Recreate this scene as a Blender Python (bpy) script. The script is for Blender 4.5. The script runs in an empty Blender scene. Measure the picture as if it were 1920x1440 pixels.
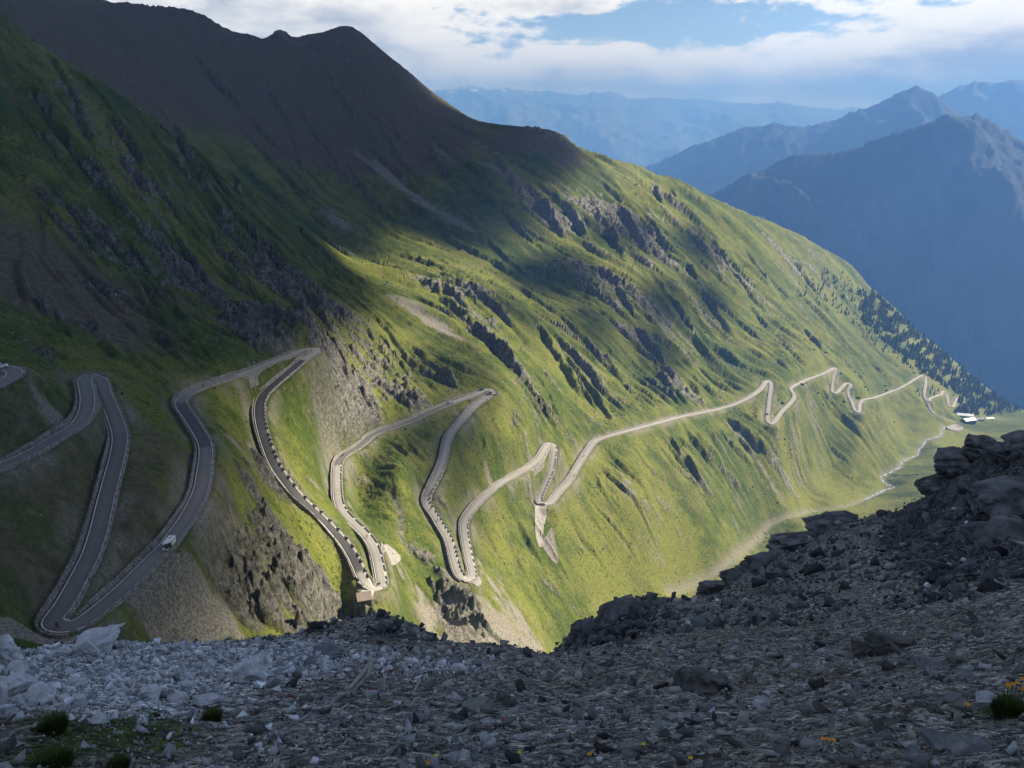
import bpy, bmesh, math, random
import numpy as np
from mathutils import Vector, Matrix, kdtree

random.seed(7)
rng = np.random.default_rng(11)
sc = bpy.context.scene
C = sc.collection
PI = math.pi

# ------------------------------------------------------------------ camera
FOCAL = 1500.0            # focal length in photograph pixels (1920 wide)
PITCH = math.radians(18.6)
cam_d = bpy.data.cameras.new('camera')
cam = bpy.data.objects.new('camera', cam_d)
C.objects.link(cam)
cam.location = (0, 0, 0)
cam.rotation_euler = (PI / 2 - PITCH, 0, 0)
cam_d.sensor_width = 36.0
cam_d.lens = 36.0 * FOCAL / 1920.0
cam_d.clip_start = 0.2
cam_d.clip_end = 90000.0
sc.camera = cam

# ------------------------------------------------------------------ light
SUN_EL = math.radians(32.0)
SUN_AZ = math.radians(66.0)      # clockwise from the view direction (+Y)
SUN_DIR = np.array([math.sin(SUN_AZ) * math.cos(SUN_EL), math.cos(SUN_AZ) * math.cos(SUN_EL), math.sin(SUN_EL)])
sun_d = bpy.data.lights.new('sun', 'SUN')
sun_d.energy = 5.0
sun_d.angle = math.radians(0.53)
sun_d.color = (1.0, 0.93, 0.82)
sun = bpy.data.objects.new('sun', sun_d)
C.objects.link(sun)
sun.rotation_euler = Vector(-SUN_DIR).to_track_quat('-Z', 'Y').to_euler()

view = sc.view_settings
view.view_transform = 'Standard'
view.look = 'None'
view.exposure = 1.45
HAZE_COL = (0.105, 0.25, 0.63, 1)
HAZE_DENS = 1.95e-4
HAZE_G = 0.05
view.gamma = 1.0
sc.cycles.use_denoising = True
sc.cycles.max_bounces = 6
sc.cycles.diffuse_bounces = 2
sc.cycles.glossy_bounces = 2
sc.cycles.transmission_bounces = 4
sc.cycles.transparent_max_bounces = 12
sc.cycles.volume_bounces = 0

world = bpy.data.worlds.new('World')
sc.world = world
world.use_nodes = True
wt = world.node_tree
wt.nodes.clear()
def wn(kind, **kw):
    nd = wt.nodes.new('ShaderNode' + kind)
    for k, v in kw.items(): setattr(nd, k, v)
    return nd
def wset(s, v):
    if hasattr(v, 'is_linked'): wt.links.new(v, s)
    else: s.default_value = v
def wm(op, a, b=0.0, clamp=False):
    nd = wn('Math', operation=op, use_clamp=clamp); wset(nd.inputs[0], a); wset(nd.inputs[1], b); return nd.outputs[0]
def wss(a, b, x):
    nd = wn('MapRange', interpolation_type='SMOOTHSTEP'); wset(nd.inputs[0], x); nd.inputs[1].default_value = a; nd.inputs[2].default_value = b; return nd.outputs[0]
def wmix(f, a, b):
    nd = wn('Mix', data_type='RGBA'); wset(nd.inputs[0], f); wset(nd.inputs[6], a); wset(nd.inputs[7], b); return nd.outputs[2]
wout = wn('OutputWorld')
nish = wn('TexSky', sky_type='NISHITA')
nish.sun_disc = False; nish.sun_elevation = SUN_EL; nish.sun_rotation = SUN_AZ
nish.altitude = 2700; nish.air_density = 0.8; nish.dust_density = 0.4; nish.ozone_density = 1.2
bg_sky = wn('Background'); bg_sky.inputs[1].default_value = 0.055
wt.links.new(nish.outputs[0], bg_sky.inputs[0])
wdir = wn('TexCoord').outputs['Generated']
sep = wn('SeparateXYZ'); wt.links.new(wdir, sep.inputs[0])
w_az = wm('ARCTAN2', sep.outputs[0], sep.outputs[1])
def wnoise(vec, scale, det=7.0, rough=0.55, off=(0, 0, 0)):
    mp = wn('Mapping'); wt.links.new(vec, mp.inputs[0]); mp.inputs[1].default_value = off
    nd = wn('TexNoise'); nd.inputs['Scale'].default_value = scale; nd.inputs['Detail'].default_value = det; nd.inputs['Roughness'].default_value = rough
    wt.links.new(mp.outputs[0], nd.inputs['Vector']); return nd.outputs['Fac']
def cloud_density(el):
    """a broken deck of cloud seen in perspective (direction divided by height), with puffier banks where the weather has gathered them"""
    def wgauss(a0, wa, e0, we):
        x = wm('DIVIDE', wm('SUBTRACT', w_az, a0), wa); y = wm('DIVIDE', wm('SUBTRACT', el, e0), we)
        return wm('EXPONENT', wm('MULTIPLY', wm('ADD', wm('MULTIPLY', x, x), wm('MULTIPLY', y, y)), -1.0))
    h = wm('ADD', wm('MAXIMUM', el, 0.0), 0.06)
    pl = wn('CombineXYZ'); wset(pl.inputs[0], wm('DIVIDE', sep.outputs[0], h)); wset(pl.inputs[1], wm('DIVIDE', sep.outputs[1], h)); wset(pl.inputs[2], wm('MULTIPLY', el, 8.0))
    pf = wn('CombineXYZ'); wset(pf.inputs[0], sep.outputs[0]); wset(pf.inputs[1], sep.outputs[1]); wset(pf.inputs[2], wm('MULTIPLY', el, 2.6))
    d = wm('ADD', wm('MULTIPLY', wnoise(pl.outputs[0], 0.42, 8.0, 0.6, (3.1, 1.7, 0.4)), 0.38), wm('MULTIPLY', wnoise(pf.outputs[0], 13.0, 9.0, 0.62, (0.7, 2.2, 5.0)), 0.62))
    for amp, g in ((0.30, (-0.28, 0.24, 0.10, 0.05)), (0.24, (0.30, 0.50, 0.040, 0.032)), (0.30, (0.53, 0.14, 0.070, 0.034)), (0.18, (0.06, 0.07, 0.130, 0.018)), (0.18, (0.27, 0.10, 0.132, 0.012)), (-0.15, (0.12, 0.15, 0.098, 0.020))):
        d = wm('ADD', d, wm('MULTIPLY', wgauss(*g), amp))

    return d
dens = cloud_density(sep.outputs[2])
above = cloud_density(wm('ADD', sep.outputs[2], 0.013))
cl_f = wss(0.52, 0.61, dens)
CLOUD_STRENGTH = 0.58
thick = wss(0.60, 0.92, above)
cl_col = wmix(thick, (1.0, 0.985, 0.965, 1), (0.38, 0.40, 0.44, 1))

bg_cl = wn('Background'); wt.links.new(cl_col, bg_cl.inputs[0]); bg_cl.inputs[1].default_value = CLOUD_STRENGTH
wmx = wn('MixShader'); wt.links.new(cl_f, wmx.inputs[0]); wt.links.new(bg_sky.outputs[0], wmx.inputs[1]); wt.links.new(bg_cl.outputs[0], wmx.inputs[2])
wt.links.new(wmx.outputs[0], wout.inputs[0])


# ------------------------------------------------------------------ helpers: properties
def tag(o, label=None, cat=None, group=None, kind=None):
    if label: o['label'] = label
    if cat: o['category'] = cat
    if group: o['group'] = group
    if kind: o['kind'] = kind
    return o

def mesh_np(name, verts, faces, mat=None, parent=None, smooth=False, attrs=None):
    """faces: (n,3) or (n,4) int array, or list of lists."""
    me = bpy.data.meshes.new(name)
    verts = np.asarray(verts, dtype=np.float32)
    if isinstance(faces, np.ndarray):
        n, k = faces.shape
        me.vertices.add(len(verts))
        me.vertices.foreach_set('co', verts.ravel())
        me.loops.add(n * k)
        me.loops.foreach_set('vertex_index', faces.astype(np.int32).ravel())
        me.polygons.add(n)
        me.polygons.foreach_set('loop_start', np.arange(0, n * k, k, dtype=np.int32))
        me.polygons.foreach_set('loop_total', np.full(n, k, dtype=np.int32))
        me.update(calc_edges=True)
    else:
        me.from_pydata([tuple(map(float, v)) for v in verts], [], [tuple(f) for f in faces])
        me.update()
    if smooth:
        me.polygons.foreach_set('use_smooth', np.ones(len(me.polygons), dtype=bool))
    for an, arr in (attrs or {}).items():
        arr = np.asarray(arr, dtype=np.float32)
        if arr.ndim == 1:
            a = me.attributes.new(an, 'FLOAT', 'POINT'); a.data.foreach_set('value', arr)
        else:
            if arr.shape[1] == 3:
                arr = np.concatenate([arr, np.ones((len(arr), 1), np.float32)], 1)
            a = me.attributes.new(an, 'FLOAT_COLOR', 'POINT'); a.data.foreach_set('color', arr.ravel())
    if mat: me.materials.append(mat)
    o = bpy.data.objects.new(name, me)
    C.objects.link(o)
    if parent: o.parent = parent
    return o

def empty(name, loc, rz=0.0, rot=None):
    o = bpy.data.objects.new(name, None)
    o.empty_display_size = 0.5
    C.objects.link(o)
    o.location = tuple(map(float, loc))
    o.rotation_euler = rot if rot is not None else (0, 0, rz)
    return o

class MB:
    """collects simple shapes into one mesh"""
    def __init__(self): self.v = []; self.f = []
    def add(self, vs, fs):
        b = len(self.v)
        self.v += [tuple(map(float, p)) for p in vs]
        self.f += [tuple(i + b for i in f) for f in fs]
        return self
    def box(self, c, s, rz=0.0, taper=1.0, rx=0.0):
        hx, hy, hz = s[0] / 2, s[1] / 2, s[2] / 2
        pts = []
        for z, t in ((-hz, 1.0), (hz, taper)):
            for x, y in ((-hx, -hy), (hx, -hy), (hx, hy), (-hx, hy)):
                pts.append(Vector((x * t, y * t, z)))
        M = Matrix.Rotation(rz, 3, 'Z') @ Matrix.Rotation(rx, 3, 'X')
        pts = [tuple(M @ p + Vector(c)) for p in pts]
        return self.add(pts, [(3, 2, 1, 0), (4, 5, 6, 7), (0, 1, 5, 4), (1, 2, 6, 5), (2, 3, 7, 6), (3, 0, 4, 7)])
    def tube(self, pts, r, n=8):
        pts = [Vector(p) for p in pts]
        rs = r if isinstance(r, (list, tuple)) else [r] * len(pts)
        b = []
        for i, p in enumerate(pts):
            t = (pts[min(i + 1, len(pts) - 1)] - pts[max(i - 1, 0)]).normalized()
            a = t.orthogonal().normalized(); c = t.cross(a)
            for k in range(n):
                an = 2 * PI * k / n
                b.append(p + (a * math.cos(an) + c * math.sin(an)) * rs[i])
        fs = [(i * n + k, i * n + (k + 1) % n, (i + 1) * n + (k + 1) % n, (i + 1) * n + k) for i in range(len(pts) - 1) for k in range(n)]
        fs += [tuple(range(n))[::-1], tuple((len(pts) - 1) * n + k for k in range(n))]
        return self.add(b, fs)
    def prism(self, prof, x0, x1, plane='YZ'):
        """profile polygon extruded along X (plane YZ) or along Y (plane XZ)"""
        n = len(prof)
        mk = (lambda p, t: (t, p[0], p[1])) if plane == 'YZ' else (lambda p, t: (p[0], t, p[1]))
        vs = [mk(p, x0) for p in prof] + [mk(p, x1) for p in prof]
        fs = [tuple(range(n)), tuple(range(2 * n - 1, n - 1, -1))] + [(i, i + n, (i + 1) % n + n, (i + 1) % n) for i in range(n)]
        return self.add(vs, fs)
    def ball(self, c, r, seg=8, rings=5, s=(1, 1, 1)):
        vs = [(c[0], c[1], c[2] + r * s[2])]
        for i in range(1, rings):
            th = PI * i / rings
            for k in range(seg):
                a = 2 * PI * k / seg
                vs.append((c[0] + r * s[0] * math.sin(th) * math.cos(a), c[1] + r * s[1] * math.sin(th) * math.sin(a), c[2] + r * s[2] * math.cos(th)))
        vs.append((c[0], c[1], c[2] - r * s[2]))
        fs = [(0, 1 + k, 1 + (k + 1) % seg) for k in range(seg)]
        for i in range(rings - 2):
            b = 1 + i * seg
            fs += [(b + k, b + seg + k, b + seg + (k + 1) % seg, b + (k + 1) % seg) for k in range(seg)]
        b = 1 + (rings - 2) * seg
        fs += [(b + k, len(vs) - 1, b + (k + 1) % seg) for k in range(seg)]
        return self.add(vs, fs)
    def build(self, name, mat, parent=None, smooth=False):
        me = bpy.data.meshes.new(name)
        me.from_pydata(self.v, [], self.f)
        bm = bmesh.new(); bm.from_mesh(me); bmesh.ops.recalc_face_normals(bm, faces=bm.faces); bm.to_mesh(me); bm.free()
        if smooth: me.polygons.foreach_set('use_smooth', np.ones(len(me.polygons), dtype=bool))
        me.materials.append(mat)
        o = bpy.data.objects.new(name, me); C.objects.link(o)
        if parent: o.parent = parent
        return o

def copy_tree(o, parent=None):
    c = o.copy(); C.objects.link(c); c.parent = parent
    for ch in list(o.children): copy_tree(ch, c)
    return c

# ------------------------------------------------------------------ helpers: noise
def _hash(ix, iy, seed):
    h = (ix.astype(np.int64) * 374761393 + iy.astype(np.int64) * 668265263 + seed * 1442695041) & 0xFFFFFFFF
    h = ((h ^ (h >> 13)) * 1274126177) & 0xFFFFFFFF
    return h ^ (h >> 16)

def gnoise(x, y, seed=0):
    """2-D gradient noise, about -1..1"""
    x = np.asarray(x, dtype=np.float64); y = np.asarray(y, dtype=np.float64)
    ix = np.floor(x); iy = np.floor(y); fx = x - ix; fy = y - iy
    u = fx * fx * fx * (fx * (fx * 6 - 15) + 10); v = fy * fy * fy * (fy * (fy * 6 - 15) + 10)
    def g(dx, dy):
        a = _hash(ix + dx, iy + dy, seed).astype(np.float64) * (2 * PI / 4294967296.0)
        return np.cos(a) * (fx - dx) + np.sin(a) * (fy - dy)
    n00 = g(0, 0); n10 = g(1, 0); n01 = g(0, 1); n11 = g(1, 1)
    return ((n00 * (1 - u) + n10 * u) * (1 - v) + (n01 * (1 - u) + n11 * u) * v) * 1.5

def fbm(x, y, o=4, seed=0, gain=0.5, lac=2.03):
    s = 0; a = 1; t = 0
    for i in range(o):
        s = s + a * gnoise(x, y, seed + i * 17); t += a
        x = x * lac + 13.7; y = y * lac - 7.1; a *= gain
    return s / t

def ridged(x, y, o=4, seed=0, gain=0.5, lac=2.03):
    s = 0; a = 1; t = 0
    for i in range(o):
        n = 1 - np.abs(gnoise(x, y, seed + i * 31)); s = s + a * n * n; t += a
        x = x * lac + 5.3; y = y * lac + 9.1; a *= gain
    return s / t

def sstep(a, b, x):
    t = np.clip((x - a) / (b - a), 0, 1)
    return t * t * (3 - 2 * t)

# ------------------------------------------------------------------ helpers: nodes
def srgb(r, g, b):
    f = lambda c: (c / 255 / 12.92) if c / 255 <= 0.04045 else ((c / 255 + 0.055) / 1.055) ** 2.4
    return (f(r), f(g), f(b), 1.0)

class NT:
    def __init__(self, name):
        self.m = bpy.data.materials.new(name); self.m.use_nodes = True
        self.t = self.m.node_tree; self.t.nodes.clear()
        self.out = self.t.nodes.new('ShaderNodeOutputMaterial')
    def n(self, kind, **kw):
        nd = self.t.nodes.new('ShaderNode' + kind)
        for k, v in kw.items():
            if k.startswith('i_'):
                nd.inputs[k[2:].replace('_', ' ')].default_value = v
            else: setattr(nd, k, v)
        return nd
    def l(self, a, b): self.t.links.new(a, b); return self
    def set(self, sock, v):
        if hasattr(v, 'is_linked'): self.l(v, sock)
        else: sock.default_value = v
    def math(self, op, a, b=0.0, c=None, clamp=False):
        nd = self.n('Math', operation=op, use_clamp=clamp)
        self.set(nd.inputs[0], a); self.set(nd.inputs[1], b)
        if c is not None: self.set(nd.inputs[2], c)
        return nd.outputs[0]
    def ss(self, a, b, x):
        nd = self.n('MapRange', interpolation_type='SMOOTHSTEP')
        self.set(nd.inputs['Value'], x); nd.inputs['From Min'].default_value = a; nd.inputs['From Max'].default_value = b
        return nd.outputs['Result']
    def mix(self, f, a, b, blend='MIX'):
        nd = self.n('Mix', data_type='RGBA', blend_type=blend)
        self.set(nd.inputs[0], f); self.set(nd.inputs[6], a); self.set(nd.inputs[7], b)
        return nd.outputs[2]
    def noise(self, vec, scale, detail=4.0, rough=0.55, out='Fac', dist=0.0):
        nd = self.n('TexNoise'); nd.inputs['Scale'].default_value = scale; nd.inputs['Detail'].default_value = detail
        nd.inputs['Roughness'].default_value = rough; nd.inputs['Distortion'].default_value = dist
        if vec is not None: self.l(vec, nd.inputs['Vector'])
        return nd.outputs[out]
    def mapping(self, vec, loc=(0, 0, 0), rot=(0, 0, 0), scale=(1, 1, 1)):
        nd = self.n('Mapping'); self.l(vec, nd.inputs[0])
        nd.inputs[1].default_value = loc; nd.inputs[2].default_value = rot; nd.inputs[3].default_value = scale
        return nd.outputs[0]
    def attr(self, name, out='Fac'):
        return self.n('Attribute', attribute_name=name).outputs[out]
    def bump(self, h, strength=1.0, dist=1.0):
        nd = self.n('Bump'); nd.inputs['Strength'].default_value = strength; nd.inputs['Distance'].default_value = dist
        self.l(h, nd.inputs['Height']); return nd.outputs[0]
    def finish(self, color, rough=0.9, normal=None, spec=0.25, metallic=0.0):
        b = self.n('BsdfPrincipled')
        self.set(b.inputs['Base Color'], color); self.set(b.inputs['Roughness'], rough)
        b.inputs['Specular IOR Level'].default_value = spec; b.inputs['Metallic'].default_value = metallic
        if normal is not None: self.l(normal, b.inputs['Normal'])
        self.l(b.outputs[0], self.out.inputs[0]); self.bsdf = b
        return self.m

def plain(name, col, rough=0.7, var=0.25, scale=3.0, spec=0.25, metallic=0.0, bump=0.0):
    """flat paint / stone colour with a little procedural unevenness"""
    t = NT(name)
    co = t.n('TexCoord').outputs['Object']
    nz = t.noise(co, scale, 5.0, 0.6)
    k = t.n('MapRange'); t.l(nz, k.inputs['Value']); k.inputs['From Min'].default_value = 0.3; k.inputs['From Max'].default_value = 0.7
    k.inputs['To Min'].default_value = 1 - var; k.inputs['To Max'].default_value = 1 + var
    vm = t.n('VectorMath', operation='SCALE'); vm.inputs[0].default_value = col[:3]; t.l(k.outputs[0], vm.inputs['Scale'])
    nrm = t.bump(nz, 0.6, bump) if bump else None
    return t.finish(vm.outputs[0], rough, nrm, spec, metallic)

# ------------------------------------------------------------------ the lie of the land
# surveyed points: picture column, picture row and slant distance in metres; turned into (azimuth, log distance, tan elevation)
SP, CP = math.sin(PITCH), math.cos(PITCH)
def ray(u, v):
    x = (np.asarray(u, float) - 960.0) / FOCAL; c = -(np.asarray(v, float) - 720.0) / FOCAL
    return np.stack([x, CP + c * SP, -SP + c * CP], -1)
def azel(u, v):
    d = ray(u, v); h = np.hypot(d[..., 0], d[..., 1])
    return np.arctan2(d[..., 0], d[..., 1]), d[..., 2] / h
def uvD(u, v, D):
    d = ray(u, v); d = d / np.linalg.norm(d, axis=-1, keepdims=True)
    return d * np.asarray(D, float)[..., None]

SURVEY = '''
-250 1440 5.8;0 1440 5.2;480 1440 4.8;960 1440 4.5;1440 1440 4.2;1920 1440 4.0;2200 1440 4
-250 1380 7;0 1380 6.3;480 1380 6;960 1380 5.6;1440 1380 5.3;1920 1380 4.9;2200 1380 4.7
-250 1300 8.4;0 1300 8.2;480 1300 8.2;960 1300 8.2;1440 1300 8;1920 1300 6.6;2200 1300 6
0 1250 10.5;240 1245 10.8;480 1245 11;720 1240 12;960 1250 11.5;1200 1240 12;1500 1220 12.5;1900 1200 10;2200 1180 9
-200 1215 12;0 1224 12.4;60 1224 13;170 1205 13.5;300 1210 15;420 1205 17;560 1197 19;660 1168 22;760 1170 23;820 1203 20;900 1215 18;980 1224 17.5;1050 1230 17.5
-200 1270 17;0 1290 17;60 1290 18;170 1275 19;300 1280 21;420 1275 25;560 1250 28;660 1225 32;760 1228 34;820 1260 30;900 1280 28;1000 1285 27
-200 1400 36;0 1400 40;400 1400 45;700 1400 60;950 1420 60
-200 1330 85;0 1330 90;300 1330 100;600 1330 130;900 1380 180
-200 1240 150;0 1240 160;300 1250 180;600 1260 250;800 1300 300;1000 1300 400
1075 1212 24;1085 1177 30;1200 1147 38;1310 1143 44;1340 1113 48;1420 1076 52;1500 1033 58;1580 988 66;1650 976 72;1730 960 78;1775 908 84;1830 856 92;1920 828 96;2050 793 100;2300 728 105
1300 1180 18;1300 1130 30;1500 1150 20;1500 1050 36;1700 1120 19;1700 1000 42;1900 1080 18.5;1900 1000 32;1900 900 56;1800 950 52;2200 1000 22;2200 850 55
1085 1230 36;1200 1175 48;1310 1160 55;1420 1090 66;1580 1000 85;1730 970 100;1830 880 118;1920 860 125;2050 830 130;2300 770 140
1100 1400 90;1300 1350 110;1500 1250 140;1700 1150 180;1920 1050 220;2200 980 240
1200 1300 300;1400 1200 350;1600 1080 450;1750 1000 600;1920 950 700;2200 900 700
-250 1180 190;0 1200 188;50 1100 215;150 1180 203;90 1168 203;300 1050 235;350 970 262;400 850 300;340 745 350;220 850 275;160 710 322;30 860 250;0 725 282;0 690 290;-250 860 235;-250 690 275;-250 560 380
300 1200 222;450 1150 255;550 1080 305;650 1170 345;480 960 310;440 870 312
600 655 482;490 740 402;520 880 362;600 980 358;690 1100 372;640 900 430;632 860 445;700 1000 402;750 1050 420;430 780 365;550 800 425
920 735 590;820 950 482;800 900 500;870 1085 456;1030 830 640;870 980 490;1020 945 600;1045 1050 572;1110 830 700;750 880 480;780 780 520;720 720 540
1250 790 822;1440 715 1085;1445 792 995;1490 740 1085;1560 692 1305;1560 736 1245;1590 720 1305;1610 770 1255;1640 745 1335;1730 705 1715;1740 755 1585;1765 782 1600;1800 797 1680;1790 760 1780
850 1130 440;900 1200 440;800 1190 410;1000 1180 480
1060 1210 530;1060 1120 560;1200 1120 640;1320 1080 725;1430 1000 880;1660 900 1200;1710 850 1370;1200 950 680;1350 880 850
1500 985 900;1700 905 1170;1800 850 1430;1920 830 1430;1850 803 1680;1920 788 1850;2100 770 1800
0 560 400;200 600 430;400 600 480;600 600 560;0 400 520;200 400 580;400 450 660;600 550 680;750 620 690;700 530 800;300 650 420;500 560 590
-200 400 480;-200 200 640;-200 -40 760
0 25 800;90 100 800;165 150 810;250 200 825;350 262 850;435 322 880;550 405 920;650 485 930
0 75 950;90 150 960;165 195 980;250 240 1000;350 292 1020;435 345 1040;550 418 1020
120 60 1250;200 100 1300;300 180 1250;400 250 1220;500 330 1200;600 400 1150;700 450 1080;800 500 980
200 50 1450;400 150 1480;550 150 1580;650 150 1600;700 250 1450;800 300 1400;750 350 1300;450 220 1350
-200 -120 1500;0 -45 1550;90 -20 1580;170 2 1600;245 7 1640;300 16 1660;365 21 1700;395 36 1700;420 53 1710;475 67 1730;500 76 1740;513 62 1742;527 56 1742;541 64 1744;548 72 1745;575 65 1750;605 63 1750;630 56 1760;652 52 1760;670 60 1760;700 83 1760;725 103 1760;750 123 1760;780 148 1755;810 173 1750;850 201 1740;890 228 1720
920 234 1690;960 238 1670;1000 243 1660;1040 248 1650;1062 258 1650;1080 276 1650;1110 291 1650;1150 299 1660;1200 313 1690;1230 331 1720;1255 334 1750;1290 351 1780;1330 369 1810;1370 386 1850;1400 401 1880;1440 416 1910;1480 433 1950;1510 446 1980;1545 466 2020;1575 486 2060;1600 501 2090;1625 531 2110;1650 553 2130;1680 581 2160;1720 621 2200;1760 651 2230;1800 686 2260;1850 726 2300;1890 756 2330;1920 772 2350;2100 850 2350
850 480 1060;1000 480 1120;900 560 860;1000 600 880;1100 560 1010;1130 500 1120;1200 600 1020;1200 700 920;1050 700 780;950 660 730;1000 400 1260;1100 370 1360;1150 450 1260;1250 450 1360;1300 550 1220;1350 650 1140;1450 600 1350;1400 500 1480;1550 600 1590;1500 500 1730;1650 660 1720;1650 600 1970;1750 680 2040;1800 730 2070;1850 772 2090;900 300 1420;950 350 1320;1330 720 1000;1560 660 1420
'''
_pts = np.array([[float(t) for t in p.split()] for line in SURVEY.strip().splitlines() for p in line.split(';') if p.strip()])
# the far side of the skyline ridge falls away
_sky = np.array([[float(t) for t in p.split()] for line in SURVEY.strip().splitlines() if line.startswith(('-200 -120', '920 234')) for p in line.split(';')])
_back = _sky[::2] * np.array([1, 1, 1.14]) + np.array([0, 62, 0])
_back2 = _sky[::3] * np.array([1, 1, 1.45]) + np.array([0, 190, 0])
# the flat valley floor: height follows the stream, a few metres above it
_fy = []
for (u, v, D_) in ((1320, 1080, 725), (1660, 900, 1200), (1765, 800, 1560)):
    q = uvD(u, v, D_); _fy.append((q[0] * 0.678 + q[1] * 0.735, q[2]))
_fy = np.array(_fy)
_floor = []
for (u, v, up_) in ((1380, 985, 16), (1440, 948, 13), (1500, 915, 11), (1550, 885, 10), (1600, 855, 10), (1650, 825, 9), (1690, 806, 7), (1600, 905, 3), (1560, 925, 3), (1500, 948, 4), (1330, 1020, 18), (1260, 1060, 18), (1720, 870, 6), (1760, 840, 8)):
    d = ray(u, v); d = d / np.linalg.norm(d); D_ = 900.0
    for _ in range(30):
        q = d * D_; zt_ = np.interp(q[0] * 0.678 + q[1] * 0.735, _fy[:, 0], _fy[:, 1]) + up_; D_ = 0.5 * D_ + 0.5 * zt_ / d[2]
    _floor.append((u, v, D_))
_pts = np.concatenate([_pts, _back, _back2, np.array(_floor)])
_az, _el = azel(_pts[:, 0], _pts[:, 1])
_rh = _pts[:, 2] / np.sqrt(1 + _el ** 2)
AZS = 2.6
_cx = np.concatenate([_az * AZS, np.array([-.9, -.45, 0, .45, .9]) * AZS])
_cy = np.concatenate([np.log(_rh), np.full(5, math.log(1.4))])
_ce = np.concatenate([_el, np.full(5, -1.42)])
def _kern(d2): return np.where(d2 > 1e-12, d2 * np.log(np.maximum(d2, 1e-12)), 0.0)
def solve_ground():
    global _n, _W
    _n = len(_cx)
    K = _kern((_cx[:, None] - _cx) ** 2 + (_cy[:, None] - _cy) ** 2) + np.eye(_n) * 2e-4
    Pm = np.stack([np.ones(_n), _cx, _cy], 1)
    A = np.block([[K, Pm], [Pm.T, np.zeros((3, 3))]])
    _W = np.linalg.solve(A, np.concatenate([_ce, np.zeros(3)]))
solve_ground()

def base_e(az, lr):
    """tan of the elevation angle of the bare ground seen from the camera, at azimuth az and log horizontal distance lr"""
    az = np.asarray(az, float); lr = np.asarray(lr, float); sh = np.broadcast(az, lr).shape
    x = (np.broadcast_to(az, sh).ravel() * AZS).astype(np.float32); y = np.broadcast_to(lr, sh).ravel().astype(np.float32)
    out = np.empty(len(x))
    w = _W[:_n].astype(np.float32); cx = _cx.astype(np.float32); cy = _cy.astype(np.float32)
    for i in range(0, len(x), 20000):
        a = x[i:i + 20000, None]; b = y[i:i + 20000, None]
        d2 = (a - cx) ** 2 + (b - cy) ** 2 + 1e-9
        out[i:i + 20000] = (d2 * np.log(d2)) @ w
    out += _W[_n] + _W[_n + 1] * x + _W[_n + 2] * y
    return out.reshape(sh)
# the surface tabulated once, then read bilinearly
GA = np.linspace(-0.86, 0.86, 620); GL = np.linspace(math.log(1.1), math.log(3600), 1100)
GE = base_e(GA[:, None], GL[None, :])
def ground_e(az, lr):
    i = np.clip((np.asarray(az) - GA[0]) / (GA[1] - GA[0]), 0, len(GA) - 1.001); j = np.clip((np.asarray(lr) - GL[0]) / (GL[1] - GL[0]), 0, len(GL) - 1.001)
    a = i.astype(int); b = j.astype(int); fa = i - a; fb = j - b
    return (GE[a, b] * (1 - fa) + GE[a + 1, b] * fa) * (1 - fb) + (GE[a, b + 1] * (1 - fa) + GE[a + 1, b + 1] * fa) * fb
def ground_z(x, y):
    r = np.hypot(x, y)
    return ground_e(np.arctan2(x, y), np.log(np.maximum(r, 1.1))) * r
def hit(u, v, rmin=110.0, rmax=3400.0):
    """where the line of sight through a picture point meets the bare ground beyond rmin"""
    u = np.atleast_1d(np.asarray(u, float)); v = np.atleast_1d(np.asarray(v, float))
    az, el = azel(u, v)
    ls = np.linspace(math.log(rmin), math.log(rmax), 1500)
    E = ground_e(az[:, None], ls[None, :]) - el[:, None]
    above = E >= 0
    above[:, 0] = False
    k = np.argmax(above, 1); k[~above.any(1)] = len(ls) - 1
    idx = np.arange(len(u)); e1 = E[idx, k]; e0 = E[idx, np.maximum(k - 1, 0)]
    f = np.where(k > 0, -e0 / np.where(np.abs(e1 - e0) < 1e-9, 1e-9, e1 - e0), 0); f = np.clip(f, 0, 1)
    l = ls[np.maximum(k - 1, 0)] + f * (ls[1] - ls[0])
    r = np.exp(l)
    return np.stack([r * np.sin(az), r * np.cos(az), r * el], -1)
def at(u, v, rmin=110.0): return hit(u, v, rmin)[0]

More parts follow.
